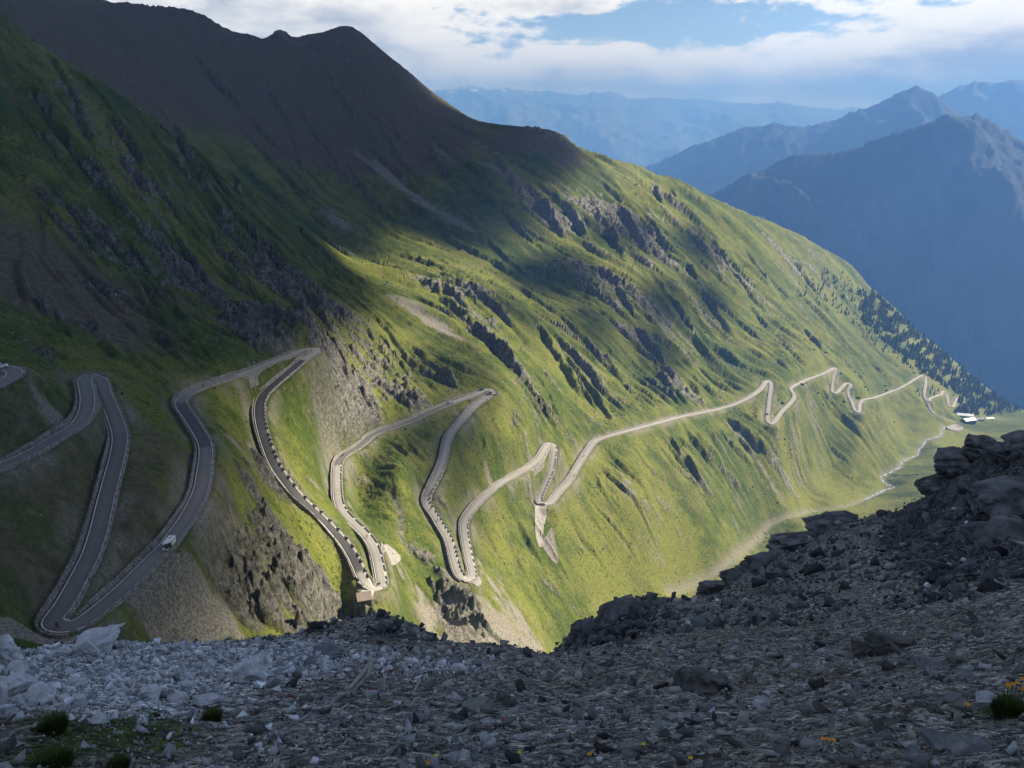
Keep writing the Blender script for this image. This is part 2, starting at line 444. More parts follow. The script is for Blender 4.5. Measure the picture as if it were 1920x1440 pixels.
# ------------------------------------------------------------------ road centre line
ROAD_PX = '''-70 702 -30 697 5 691 24 690 31 697 22 707 0 718 -60 748|
-60 898 0 875 62 847 107 820 140 800 157 780 164 755 162 730 157 713 166 704 180 706 190 716 197 740 210 770 221 800 225 822 221 850 212 885 197 942 186 990 170 1040 147 1085 122 1130 104 1154 93 1168 104 1176 125 1176 150 1169 175 1151 207 1125 240 1095 265 1070 292 1042 315 1020 332 995 350 970 367 940 377 915 382 885 386 855 386 842 382 825 367 800 355 782 342 764 339 752 348 741 365 732 390 722 420 712 450 702 480 692 507 680 535 670 557 661 575 655 590 654 598 657 590 662 572 672 555 686 535 703 515 720 495 739 487 756 486 775 490 800 497 825 507 853 517 875 532 897 547 917 567 939 600 968 625 995 645 1017 660 1040 670 1060 677 1078 686 1094 698 1101 710 1101 716 1093 713 1075 708 1050 703 1030 692 1010 675 992 657 975 641 957 634 937 632 912 632 880 635 865 647 852 667 841 685 827 697 816 715 808 740 800 765 791 790 780 815 768 840 758 865 749 890 740 907 732 919 731 925 736 917 742 906 749 890 761 875 777 860 795 845 813 837 835 832 860 822 887 810 910 801 930 801 947 812 962 827 987 842 1012 849 1038 854 1060 861 1078 871 1086 882 1085 886 1075 880 1050 874 1020 870 995 871 977 880 962 897 942 917 923 940 905 967 890 992 875 1010 860 1020 843 1026 833 1034 832 1039 841 1037 860 1032 885 1022 907 1013 927 1010 939 1018 945 1030 944 1038 936 1050 920 1065 905 1080 880 1092 860 1102 845 1112 831 1124 823 1147 816 1185 806 1230 794 1280 781 1330 771 1355 765 1380 757 1405 745 1426 730 1435 717 1442 714 1446 721 1444 740 1441 765 1439 784 1442 793 1449 793 1456 785 1467 770 1482 755 1490 743 1487 735 1482 728 1495 720 1517 710 1540 702 1556 694 1563 690 1567 694 1564 705 1561 725 1561 735 1569 736 1577 727 1585 719 1592 719 1595 723 1590 731 1592 742 1599 757 1603 769 1608 773 1612 768 1612 758 1618 750 1640 745 1665 736 1690 726 1712 713 1726 705 1735 705 1736 718 1733 740 1739 752 1747 770 1760 780 1775 786 1792 790|
1739 752 1746 746 1757 742 1765 739 1767 734 1773 735 1777 747 1780 760 1787 762 1792 752 1796 745'''
def catmull(P, n=8):
    P = np.asarray(P, float); Q = np.concatenate([[2 * P[0] - P[1]], P, [2 * P[-1] - P[-2]]]); out = []
    t = np.linspace(0, 1, n, endpoint=False)[:, None]
    for i in range(len(P) - 1):
        a, b, c, d = Q[i], Q[i + 1], Q[i + 2], Q[i + 3]
        out.append(0.5 * ((2 * b) + (c - a) * t + (2 * a - 5 * b + 4 * c - d) * t ** 2 + (3 * b - a - 3 * c + d) * t ** 3))
    out.append(P[-1:]); return np.concatenate(out)
def smooth1(a, s):
    k = int(3 * s) + 1; w = np.exp(-0.5 * (np.arange(-k, k + 1) / s) ** 2); w /= w.sum()
    return np.convolve(np.pad(a, k, mode='edge'), w, mode='valid')
def lay(px, grade=True):
    """a line in the picture laid on the ground: evenly spaced 3-D points (1.5 m) with smooth gradient"""
    q = catmull(px, 10)
    p = hit(q[:, 0], q[:, 1])
    D = np.linalg.norm(p, axis=1)
    seg = np.r_[0, np.cumsum(np.linalg.norm(np.diff(p, axis=0), axis=1))]
    u = np.linspace(0, seg[-1], max(8, int(seg[-1] / 1.5)))
    quv = np.stack([np.interp(u, seg, q[:, 0]), np.interp(u, seg, q[:, 1])], 1)
    Du = smooth1(np.interp(u, seg, D), 9.0)
    quv = np.stack([smooth1(quv[:, 0], 1.6), smooth1(quv[:, 1], 1.6)], 1)
    P = uvD(quv[:, 0], quv[:, 1], Du)
    if grade:      # an even downhill gradient: the height decides how far along the line of sight the road lies
        z = P[:, 2]
        for s in (6.0, 9.0, 12.0):
            z = smooth1(0.5 * (np.minimum.accumulate(z) + np.maximum.accumulate(z[::-1])[::-1]), s)
        d = ray(quv[:, 0], quv[:, 1])
        P = d * (z / d[:, 2])[:, None]
    return P, quv
roads = []
for part in ROAD_PX.split('|'):
    a = np.array([float(t) for t in part.split()]).reshape(-1, 2)
    roads.append(lay(a))
HALF = 2.45
# the road levels now fix the ground around them
_rp = np.concatenate([r[0][::9] for r in roads])
_rr = np.hypot(_rp[:, 0], _rp[:, 1]); _rx = np.arctan2(_rp[:, 0], _rp[:, 1]) * AZS; _ry = np.log(_rr); _re = _rp[:, 2] / _rr
_keep = (((_cx[:, None] - _rx) ** 2 + (_cy[:, None] - _ry) ** 2).min(1) > 0.07 ** 2)
_cx = np.concatenate([_cx[_keep], _rx]); _cy = np.concatenate([_cy[_keep], _ry]); _ce = np.concatenate([_ce[_keep], _re])
solve_ground()
GE = base_e(GA[:, None], GL[None, :])

# ------------------------------------------------------------------ mountain side
AXV = np.array([0.678, 0.735]); NV = np.array([-0.735, 0.678])     # down the valley, up the slope
ANG = math.atan2(AXV[1], AXV[0])
def kd_of(P):
    t = kdtree.KDTree(len(P))
    for i, p in enumerate(P): t.insert((p[0], p[1], 0.0), i)
    t.balance(); return t
# legs of the road between hairpins, alternately in two trees, so that both legs of a bend hold their own level
def turn_points(P):
    d = np.gradient(P[:, :2], axis=0); a = np.unwrap(np.arctan2(d[:, 1], d[:, 0]))
    k = np.abs(a[np.minimum(np.arange(len(a)) + 9, len(a) - 1)] - a[np.maximum(np.arange(len(a)) - 9, 0)])
    out = []
    for i in range(12, len(k) - 12):
        if k[i] > 1.7 and k[i] == k[max(0, i - 14):i + 15].max() and (not out or i - out[-1] > 18): out.append(i)
    return out
legs = []          # (road number, first, last)
for ri, (P, quv) in enumerate(roads):
    tp = [0] + turn_points(P) + [len(P) - 1]
    for k, (a, b) in enumerate(zip(tp[:-1], tp[1:])): legs.append((ri, a, b, k % 2))
even = [np.concatenate([roads[r][0][a:b + 1] for r, a, b, k in legs if k == s]) for s in (0, 1)]
kds = [kd_of(e) for e in even]

def road_near(x, y, lim):
    """distance to and level of the nearest leg in each tree"""
    D = np.full((2, len(x)), 1e3); Z = np.zeros((2, len(x)))
    for s in (0, 1):
        f = kds[s].find; zz = even[s][:, 2]
        for i in range(len(x)):
            co, k, d = f((x[i], y[i], 0.0)); D[s, i] = d; Z[s, i] = zz[k]
    return D, Z

def patches(spec, x, y):
    """soft patches on the ground: picture position of the middle, metres across and up the slope, strength"""
    m = np.zeros(len(x))
    for line in spec.strip().splitlines():
        for p in line.split(';'):
            if not p.strip(): continue
            u, v, ra, rl, st = [float(t) for t in p.split()]
            c = at(u, v); k_ = min(1.0, max(0.45, np.linalg.norm(c) / 480)); ra *= k_; rl *= k_
            dx = x - c[0]; dy = y - c[1]
            ds = (dx * AXV[0] + dy * AXV[1]) / ra; dd = (dx * NV[0] + dy * NV[1]) / rl
            q = ds * ds + dd * dd
            k = q < 9
            m[k] += st * np.exp(-q[k])
    return m
# crags and cliffs (dark broken rock)
ROCKS = '''480 1075 26 22 1.3;560 1090 34 26 1.4;520 1140 30 18 1.2;610 1130 22 20 1.1;455 1150 16 14 .8;640 1170 20 14 .8
520 905 9 12 1.1;500 890 8 10 .9;480 930 10 10 .7;450 850 10 10 .6
820 1075 8 16 1.2;845 1110 10 20 1.5;862 1140 9 14 1.2;900 1165 8 14 .8
640 690 20 24 1.5;612 680 16 18 1.4;630 720 14 14 1.1;690 700 18 26 .7;740 720 16 30 1.1;780 745 12 18 1.0;660 720 16 14 .7
570 620 18 40 1.2;540 585 22 50 1.0;500 520 26 60 .9;590 560 20 60 .9;640 590 14 40 .7;450 600 20 40 .8;480 640 14 20 .9;400 560 22 60 .6;300 480 24 70 .6;180 480 26 60 .5;100 560 20 40 .5;60 640 16 20 .6;90 670 12 12 .7;180 620 10 14 .6;200 260 16 30 .6;130 170 20 30 .5
820 540 20 60 1.1;860 545 16 50 1.0;890 540 18 46 1.0;930 650 10 60 .9;960 690 9 40 .8;1010 690 9 50 .7;900 600 10 30 .7
1000 385 22 70 1.0;1040 395 22 60 1.1;1100 395 24 80 1.2;1140 400 20 90 1.2;1180 410 24 80 1.1;1230 400 20 60 .7;1090 450 20 60 .8;1200 450 18 70 .7
1080 505 18 40 1.0;1060 490 18 36 .8;1150 525 24 40 1.3;1180 540 22 34 1.3;1200 560 18 40 1.0;1120 540 16 30 .7;1160 580 14 50 .6
1250 370 16 40 .8;1275 375 14 40 .8;1010 245 30 60 .8;1050 262 28 50 .8;1120 300 22 40 .5
1340 480 16 80 1.0;1360 520 14 80 .9;1400 540 14 90 .8;1290 520 14 70 .8;1310 580 12 60 .9;1250 530 14 70 .6;1270 620 10 50 .6;1430 560 12 60 .7
1460 470 18 90 .7;1480 500 16 80 .7;1520 500 16 80 .6;1560 520 18 90 .5;1450 450 20 60 .5
1260 720 12 26 1.1;1280 735 12 18 1.1;1310 750 10 14 1.0;1240 700 10 24 .8;1350 740 9 14 .7;1210 770 8 12 .5;1380 730 8 14 .6
1080 640 12 40 .5;1110 700 10 40 .5;1150 690 10 40 .5;1030 760 8 30 .4;1200 640 12 40 .5
525 60 16 40 .9;560 75 30 50 .6;650 90 40 90 .5;740 125 20 70 .7;440 70 40 60 .5'''
# bare pale ground: scree fans, gravel, eroded soil
SCREE = '''790 590 10 60 1.0;830 620 8 70 .9;880 680 7 60 .8;770 575 14 20 .7;860 640 6 40 .6
690 690 12 30 .3;760 740 14 26 .6
880 1180 30 26 1.0;940 1190 30 30 1.1;1010 1190 26 26 .9;850 1160 16 20 .8;960 1150 14 20 .5;790 1100 8 14 .6;750 1070 9 9 .4
400 970 14 12 1.2;380 1000 12 12 1.2;420 1040 16 14 1.2;380 1110 20 14 1.1;330 1130 20 12 1.3;440 1110 16 12 1.0;500 1010 12 12 .8;300 1170 20 14 1.6;420 1170 20 12 1.2;350 1190 20 10 1.1;560 1165 30 12 1.2
40 640 24 24 .9;20 700 20 20 .8;80 760 22 12 .8;100 770 14 10 .7;120 850 16 10 .4;60 980 20 20 .4;300 860 16 16 .6;290 940 14 12 .6;240 780 12 16 .4;60 1140 18 12 1.2;20 1180 24 14 1.7;90 1200 24 10 1.5;270 900 12 12 .5
480 850 9 12 .9;450 840 8 8 .7;430 820 7 10 .5;560 920 8 14 .7;600 920 10 12 .8;590 900 9 9 .6;620 960 7 9 .6
690 900 6 10 .5;680 860 5 10 .5;920 880 8 7 .9;900 870 6 6 .5;955 910 7 8 .5;1000 960 8 6 .5;915 1090 8 8 .8;935 1080 8 8 .6
1180 920 30 20 .3;1250 960 34 24 .4;1200 1020 26 16 .35;1230 1050 30 12 .4;1160 900 20 14 .5;1380 1040 14 6 .5;1340 1075 14 6 .6;1300 1095 14 6 .6;1290 940 20 16 .4;1420 860 8 60 .6;1450 890 8 50 .6;1390 820 6 40 .4
760 350 12 110 1.5;800 390 9 80 1.2;640 420 12 70 1.5;620 390 10 60 1.1;880 430 10 60 1.2;720 330 10 90 1.1;940 320 9 90 1.5;980 350 8 70 1.1;830 290 14 60 1.0;910 280 9 70 1.1;660 470 12 50 1.0;360 330 9 40 1.0;800 170 40 60 1.0;770 140 30 50 .9
1230 600 10 90 .7;1260 640 8 60 .6;1190 640 8 60 .6;1210 580 14 50 .8;1300 640 8 40 .6;1400 420 20 60 .4;1440 440 26 90 .5;1500 450 30 80 .8;1540 470 24 60 .7;1480 520 12 160 .9;1520 590 9 120 .8;1560 640 8 60 .5;1050 800 6 30 .5;1000 770 5 30 .4
1690 890 24 14 .8;1660 905 20 10 .8;1720 830 16 14 .7;1740 815 20 12 .7;1780 790 34 26 .8;1700 860 16 10 .6;1890 790 30 30 .5;1600 690 8 30 .6;1600 780 16 10 .6;1620 790 18 10 .5'''
# steep brown talus under the skyline
BROWN = '''200 40 220 160 1;400 120 200 180 1;560 140 200 170 1;680 150 180 170 1;300 120 180 120 .9;760 210 120 150 .9;830 240 100 110 .8;560 240 160 110 .6;1020 275 70 80 .9;1060 275 60 60 .7;680 270 120 90 .5;0 20 200 120 .8;930 248 70 60 .8;980 255 60 50 .7;100 30 160 120 .8
60 450 60 80 .5;40 520 50 60 .5;150 560 50 50 .3
60 800 60 50 .5;130 950 70 60 .5;280 800 50 60 .45;270 960 40 40 .45;60 1080 50 40 .5;400 930 30 30 .45;250 640 60 60 .4'''
FLAT = '''1660 880 90 60 1;1710 840 90 60 1;1560 900 90 70 .9;1430 980 80 50 .9;1320 1060 80 50 .9;1200 1100 70 50 .8;1780 800 120 80 1;1850 800 150 90 1;870 485 60 50 .7;980 490 60 60 .6;420 270 100 60 .5;560 350 110 60 .5'''

# gullies cut down the slope: picture line, half width and depth in metres; the wall on the down-valley side is steep and bare
GULLIES = """12 13 : 770 512 815 548 855 590 920 655 975 712 1010 745
8 8 : 800 520 850 560 900 610
9 9 : 985 590 1020 640 1060 700 1110 770
7 7 : 1040 640 1080 700 1130 770 1150 800
9 10 : 870 520 900 560 960 620 1000 665
8 8 : 1180 600 1220 660 1260 720
7 6 : 1110 640 1150 700 1200 760
11 14 : 995 352 1020 398 1060 452
11 14 : 1042 360 1075 415 1105 470
12 16 : 1098 368 1135 435 1165 492
12 16 : 1150 376 1180 425 1215 488
10 12 : 1195 395 1230 440 1265 500
9 11 : 1222 346 1240 388
9 11 : 1254 342 1276 388
10 12 : 1325 432 1360 490 1400 550 1448 612
9 10 : 1270 470 1310 540 1350 610 1380 650
9 10 : 1380 440 1420 500 1470 570
10 12 : 1210 500 1250 560 1300 630 1330 670
9 10 : 1440 430 1480 480 1520 540 1560 590
8 8 : 1400 570 1440 620 1500 670
9 9 : 1500 470 1550 530 1600 580
8 8 : 1480 600 1520 640 1550 672
7 8 : 1140 520 1165 560 1200 620
7 6 : 1290 800 1330 850 1380 905 1420 940
5 4 : 1375 790 1420 840 1465 890 1500 925
6 5 : 1220 820 1270 880 1330 930
6 5 : 1180 830 1220 880 1280 935
6 5 : 1330 790 1370 830 1440 900
6 4 : 1510 770 1540 810 1590 860
9 9 : 500 470 560 540 600 590 620 625
9 8 : 440 430 500 510 560 580 585 625
8 8 : 380 420 440 500 500 580 530 630
8 7 : 300 420 370 510 440 600
7 6 : 200 440 290 530 380 620
7 6 : 540 420 620 500 690 570
6 5 : 100 480 200 570 290 650
6 5 : 20 520 100 600 180 660
7 6 : 180 250 260 340 330 420
5 4 : 690 580 740 650 790 710
5 4 : 640 640 700 690 760 740
4 3 : 590 740 630 790 670 830
4 3 : 880 560 930 610
10 9 : 700 230 740 290 790 350
10 9 : 780 250 830 320 880 380
10 9 : 900 260 950 330 990 380
9 8 : 640 300 690 370 750 430
12 8 : 480 120 520 200 560 260
12 8 : 600 110 640 190 690 260
12 8 : 330 60 400 150 460 220"""
def gully_fields(x, y):
    """depth profile and bare-wall mask of all gullies"""
    dh = np.zeros(len(x)); bare = np.zeros(len(x))
    jit = fbm(x / 22, y / 22, 4, 451, 0.6); jit2 = fbm(x / 38, y / 38, 3, 461)
    todo = []
    for line in GULLIES.splitlines():
        hd, pp = line.split(':'); w, dep = [float(t) for t in hd.split()]
        q = np.array([float(t) for t in pp.split()]).reshape(-1, 2)
        P = hit(*catmull(q, 4).T)[:, :2]
        k_ = min(1.0, max(0.5, np.hypot(*P.mean(0)) / 700)); todo.append((P, w * k_ * 0.55, dep * k_ * 0.62, 0.9))
    # many narrow runnels between them
    rg = np.random.default_rng(5)
    n_ = 0
    while n_ < 380:
        u = rg.uniform(0, 1680); v = rg.uniform(180, 930)
        if v < 240 + max(0, u - 900) * 0.42 or v > 960: continue
        p = at(u, v); rr_ = np.hypot(p[0], p[1])
        if rr_ > 1750 or rr_ < 260: continue
        n_ += 1
        L = rg.uniform(80, 340) * min(1.0, rr_ / 800); st = L / 9.0; c = p[:2] + NV * L * 0.5; a_ = rg.normal(0, 0.10); P = [c]
        for _ in range(9):
            a_ += rg.normal(0, 0.09); dv = -NV * math.cos(a_) + AXV * math.sin(a_); P.append(P[-1] + dv * st)
        bowl = rr_ > 1050 and p[0] < 60
        w = rg.uniform(1.3, 4.4) * min(1.0, max(.5, rr_ / 800)); todo.append((np.array(P), w, w * rg.uniform(.8, 1.4), rg.uniform(.05, .6) * (0.05 if bowl else 0.25 if v > 770 else 1.0)))
    for P, w, dep, bw in todo:
        lo = P.min(0) - 5 * w; hi = P.max(0) + 5 * w
        k = np.where((x > lo[0]) & (x < hi[0]) & (y > lo[1]) & (y < hi[1]))[0]
        if not len(k): continue
        best = np.full(len(k), 1e9); tt = np.zeros(len(k)); fr = np.zeros(len(k)); n_ = len(P) - 1
        for i in range(n_):
            a = P[i]; b = P[i + 1] - a; L2 = max(b @ b, 1e-6); L1 = math.sqrt(L2)
            rx_ = x[k] - a[0]; ry_ = y[k] - a[1]
            t = np.clip((rx_ * b[0] + ry_ * b[1]) / L2, 0, 1)
            d2 = (rx_ - t * b[0]) ** 2 + (ry_ - t * b[1]) ** 2
            sg = (rx_ * b[1] - ry_ * b[0]) / L1
            sel = d2 < best
            best[sel] = d2[sel]; tt[sel] = (np.sqrt(d2) * np.where(sg >= 0, -1, 1))[sel]; fr[sel] = ((i + t) / n_)[sel]
        j = jit[k]
        tt = tt + j * w * 1.5
        end = sstep(-0.02, 0.40, fr) * sstep(1.02, 0.55, fr) * np.clip(1.0 + 1.5 * jit2[k], 0.1, 1.7)
        prof = -np.exp(-(tt / w) ** 2) + 0.85 * np.exp(-((tt - 1.5 * w) / (0.9 * w)) ** 2)
        dh[k] += dep * prof * end
        bare[k] = np.maximum(bare[k], bw * end * np.exp(-((tt - 0.75 * w) / (0.75 * w)) ** 2))
    return dh, bare

def steep(x, y, h, shape):
    g = [np.stack(np.gradient(q.reshape(shape)), 0) for q in (x, y, h)]
    a = np.stack([q[0] for q in g], -1); b = np.stack([q[1] for q in g], -1); n = np.cross(a, b)
    return (np.hypot(n[..., 0], n[..., 1]) / np.maximum(np.abs(n[..., 2]), 1e-6)).ravel()

def terrain_detail(x, y, z, D, shape):
    """relief and ground cover of the mountain side; returns height and the cover masks"""
    s = x * AXV[0] + y * AXV[1]; d = x * NV[0] + y * NV[1]
    dr = np.minimum(D[0], D[1])
    r = np.hypot(x, y)
    wp = fbm(x / 170, y / 170, 3, 5) * 34; sw = s + wp
    flat = np.clip(patches(FLAT, x, y), 0, 1)
    brown = np.clip(patches(BROWN, x, y), 0, 1)
    rock0 = patches(ROCKS, x, y); scree0 = patches(SCREE, x, y)
    gd, gb = gully_fields(x, y)
    far = sstep(150, 700, r)
    rough = np.clip(0.75 + 0.9 * fbm(x / 120, y / 120, 3, 15), 0.2, 1.6)
    g1 = ridged(sw / 120, d / 560, 3, 3) - 0.55
    g2 = ridged((sw + 9 * fbm(x / 50, y / 50, 2, 8)) / 42, d / 190, 4, 21) - 0.55
    g2 = ridged((sw + 9 * fbm(x / 50, y / 50, 2, 8) - 16 * g2) / 42, d / 230, 4, 21) - 0.55
    g3 = ridged((s + 5 * fbm(x / 26, y / 26, 3, 9)) / 17, d / 95, 4, 41, 0.6) - 0.55
    so = np.argsort(stream_P[:, :2] @ AXV); ss_ = (stream_P[:, :2] @ AXV)[so]; above_ = z - np.interp(s, ss_, stream_P[so, 2])
    foot = np.where(s > ss_[0] - 120, sstep(4, 80, above_), 1.0); foot = np.maximum(foot, sstep(80, -40, x))
    calm = (1 - 0.9 * flat) * (1 - 0.25 * brown) * (0.12 + 0.88 * foot)
    f1 = sstep(8, 60, dr); f2 = sstep(5, 30, dr); f3 = sstep(3.5, 10, dr)
    crest = 1 - 0.5 * sstep(1500, 1700, r)
    right = sstep(20, 200, x)
    h = z + g1 * (16 + 8 * right) * far * f1 * calm * crest
    h += g2 * (4.0 + 8.5 * right) * (0.25 + 0.75 * far) * f2 * calm * crest * rough
    h += g3 * (1.4 + 1.6 * far + 2.6 * right) * f3 * calm * rough
    g4 = ridged((s + 3 * fbm(x / 11, y / 11, 2, 19)) / 7.0, d / 42, 3, 47, 0.6) - 0.55
    h += g4 * (0.7 + 0.7 * far + 0.9 * right) * f3 * calm * rough
    h += gd * f2 * (0.15 + 0.85 * foot)
    # rock breaks out along the sides of the ribs
    nz = fbm(x / 28, y / 28, 4, 61, 0.6); nz2 = fbm(x / 8, y / 8, 3, 77, 0.6)
    sl_ = steep(x, y, h, shape)
    rib = (sstep(0.85, 1.7, sl_) * 0.42 - 0.06) * far + sstep(0.1, 0.5, fbm(sw / 60, d / 150, 3, 91)) * 0.22 * far * (1 - flat)
    rock = sstep(0.34, 0.60, np.clip(rock0, 0, 1.1) * 0.55 + gb * 0.26 + rib + nz * 0.66 + nz2 * 0.42) * f3 * (1 - 0.8 * flat)
    crag = ridged(sw / 24 + nz * .5, d / 46, 4, 101, 0.62) - 0.5
    crag2 = ridged(x / 7.5 + nz2 * .4, y / 7.5, 4, 131, 0.66) - 0.5
    amp = rock * np.clip(np.maximum(rock0, gb), 0.25, 1.3) * sstep(4, 13, dr)
    crag3 = ridged(x / 3.2, y / 3.2, 3, 137, 0.6) - 0.5
    h += amp * (crag * (7 + 3 * far) + (ridged(x / 13 + nz * .5, y / 15, 4, 139, 0.6) - .5) * 11 * (1 - far) + crag2 * (5.5 + 1.0 * far) + crag3 * 1.5 + 0.5)
    scree = sstep(0.46, 0.80, scree0 * 0.60 + fbm(sw / 12, d / 50, 5, 151, 0.7) * 0.80 + nz2 * 0.5) * (1 - rock * .8)
    h += (ridged(x / 4.6, y / 4.6, 3, 171) - 0.5) * (0.45 + 0.95 * far) * f3 * (1 - .75 * flat) * rough
    h += fbm(x / 1.6, y / 1.6, 2, 175) * 0.2 * f3
    # jagged crest
    top = np.exp(-((r - 1690) / 90) ** 2) * sstep(0, -500, x + 300)
    h += top * (ridged(x / 30, y / 30, 4, 177, 0.65) - 0.5) * 17
    # channel of the stream and the small gully on the sunny meadow
    sd = stream_dist(x, y)
    h -= 3.0 * np.exp(-(sd / 7.0) ** 2)
    scree = np.maximum(scree, 0.7 * np.exp(-(sd / 4.5) ** 2))
    gdist = gully_dist(x, y)
    h -= 2.2 * np.exp(-(gdist / 2.2) ** 2)
    rock = np.maximum(rock, 0.7 * np.exp(-(gdist / 1.6) ** 2))
    # loose bank beside the road
    bank = np.exp(-((dr - 5.5) / 2.6) ** 2) * sstep(-0.25, 0.35, nz + 0.5 * nz2)
    scree = np.maximum(scree, 0.75 * bank)
    scree = np.maximum(scree, 0.4 * np.exp(-(sd / 5.0) ** 2) * sstep(690, 560, x * .4 + y * .6) * sstep(-.3, .2, nz2))
    dry = np.clip(0.5 + 0.08 * (1 - foot) + 0.8 * fbm(sw / 75, d / 190, 4, 181) + 0.5 * fbm(x / 14, y / 14, 4, 191, 0.6), 0, 1)
    brown = brown + 0.40 * sstep(-60, -220, x) * sstep(320, 520, r) * np.clip(0.8 + 1.2 * fbm(sw / 45, d / 140, 4, 215), 0, 1.4)
    brown = brown + 0.42 * sstep(150, 600, x) * np.clip(0.75 + 1.1 * fbm(sw / 60, d / 160, 4, 211), 0, 1.3) * foot  # browner right slope: dry grass, plus haze greying put into the colour
    return h, rock, scree, brown * (0.75 + 0.5 * fbm(x / 90, y / 90, 3, 201)), dry

def carve(x, y, h, D, Z):
    """bench the road into the slope"""
    r = np.hypot(x, y)
    inner = HALF + 0.7 + r * 0.0011
    w = []
    for s in (0, 1):
        t = np.clip((D[s] - inner) / (5.5 + 0.003 * r), 0, 1)
        w.append((1 - t * t * (3 - 2 * t)))
    wn_ = (1 - w[0]) * (1 - w[1])
    a = w[0] / np.maximum(D[0], .5) ** 4; b = w[1] / np.maximum(D[1], .5) ** 4
    tot = a + b
    zr = np.where(tot > 0, (a * Z[0] + b * Z[1]) / np.maximum(tot, 1e-9), 0)
    return h * wn_ + (zr - 0.3 - r * 0.0003) * (1 - wn_)

STREAM_PX = [(1772, 795), (1768, 803), (1765, 812), (1755, 818), (1738, 822), (1732, 832), (1722, 842), (1722, 850), (1708, 856), (1694, 862), (1687, 872), (1670, 882), (1664, 884), (1652, 892), (1655, 899), (1668, 905), (1678, 911), (1660, 915), (1640, 925), (1590, 945), (1520, 955), (1450, 975), (1425, 1000), (1390, 1030), (1330, 1075), (1250, 1110)]
stream_P, _sq = lay(STREAM_PX, grade=False)
GULLY_PX = [(733, 907), (735, 922), (745, 940), (752, 960), (751, 985), (753, 1010), (762, 1030), (775, 1047)]
gully_P, _ = lay(GULLY_PX, grade=False)
def poly_dist(P, step):
    Q = P[::step, :2]
    def f(x, y):
        out = np.full(len(x), 1e3)
        lo = Q.min(0) - 40; hi = Q.max(0) + 40
        k = np.where((x > lo[0]) & (x < hi[0]) & (y > lo[1]) & (y < hi[1]))[0]
        if len(k):
            best = np.full(len(k), 1e6)
            for i in range(len(Q) - 1):
                a = Q[i]; b = Q[i + 1] - a; L = max(b @ b, 1e-6)
                t = np.clip(((x[k] - a[0]) * b[0] + (y[k] - a[1]) * b[1]) / L, 0, 1)
                best = np.minimum(best, (x[k] - a[0] - t * b[0]) ** 2 + (y[k] - a[1] - t * b[1]) ** 2)
            out[k] = np.sqrt(best)
        return out
    return f
stream_dist = poly_dist(stream_P, 6); gully_dist = poly_dist(gully_P, 4)

def polar_grid(az0, az1, na, r0, r1, nr, klog=0.16, wings=0):
    """a grid of ground points, denser where the ground stands up towards the viewer"""
    lp = np.linspace(math.log(r0), math.log(r1), 900)
    ca = np.linspace(az0, az1, 90)
    E = np.arctan(ground_e(ca[:, None], lp[None, :]))
    w = np.abs(np.diff(E, axis=1)) * 1.0 + klog * (lp[1] - lp[0])
    # smooth the density sideways so that rows of the grid run evenly
    ker = np.exp(-0.5 * (np.arange(-8, 9) / 3.0) ** 2); ker /= ker.sum()
    w = np.apply_along_axis(lambda c: np.convolve(np.pad(c, 8, mode='edge'), ker, mode='valid'), 0, w)
    cum = np.concatenate([np.zeros((len(ca), 1)), np.cumsum(w, 1)], 1); cum /= cum[:, -1:]
    q = np.linspace(0, 1, nr)
    LR = np.stack([np.interp(q, cum[i], lp) for i in range(len(ca))])
    az = np.linspace(az0, az1, na)
    if wings: az = np.concatenate([np.linspace(-PI + 0.01, az0, wings, endpoint=False), az, np.linspace(az1, PI - 0.01, wings + 1)[1:]]); na = len(az)
    LRf = np.stack([np.interp(az, ca, LR[:, j]) for j in range(nr)], 1)
    AZ = np.repeat(az[:, None], nr, 1)
    R = np.exp(LRf)
    return AZ.ravel(), R.ravel(), (R * np.sin(AZ)).ravel(), (R * np.cos(AZ)).ravel()
def grid_faces(na, nr):
    i = np.arange(na - 1)[:, None] * nr + np.arange(nr - 1)[None, :]
    i = i.ravel()
    return np.stack([i, i + nr, i + nr + 1, i + 1], 1)

NA, NR = 960, 660
_a, _r, tx, ty = polar_grid(-0.76, 0.70, NA, 105.0, 3000.0, NR)
tz = ground_e(_a, np.log(_r)) * _r
tD, tZ = road_near(tx, ty, 90)
th, t_rock, t_scree, t_brown, t_dry = terrain_detail(tx, ty, tz, tD, (NA, NR))
th = carve(tx, ty, th, tD, tZ)
TH2 = th.reshape(NA, NR)
TA = _a.reshape(NA, NR)[:, 0]; TR = _r.reshape(NA, NR)
def surf_z(x, y):
    """height of the finished mountain side"""
    a = math.atan2(x, y); r = math.hypot(x, y)
    f = min(max((a - TA[0]) / (TA[1] - TA[0]), 0), NA - 1.001); i = int(f); f -= i
    return float((1 - f) * np.interp(r, TR[i], TH2[i]) + f * np.interp(r, TR[i + 1], TH2[i + 1]))

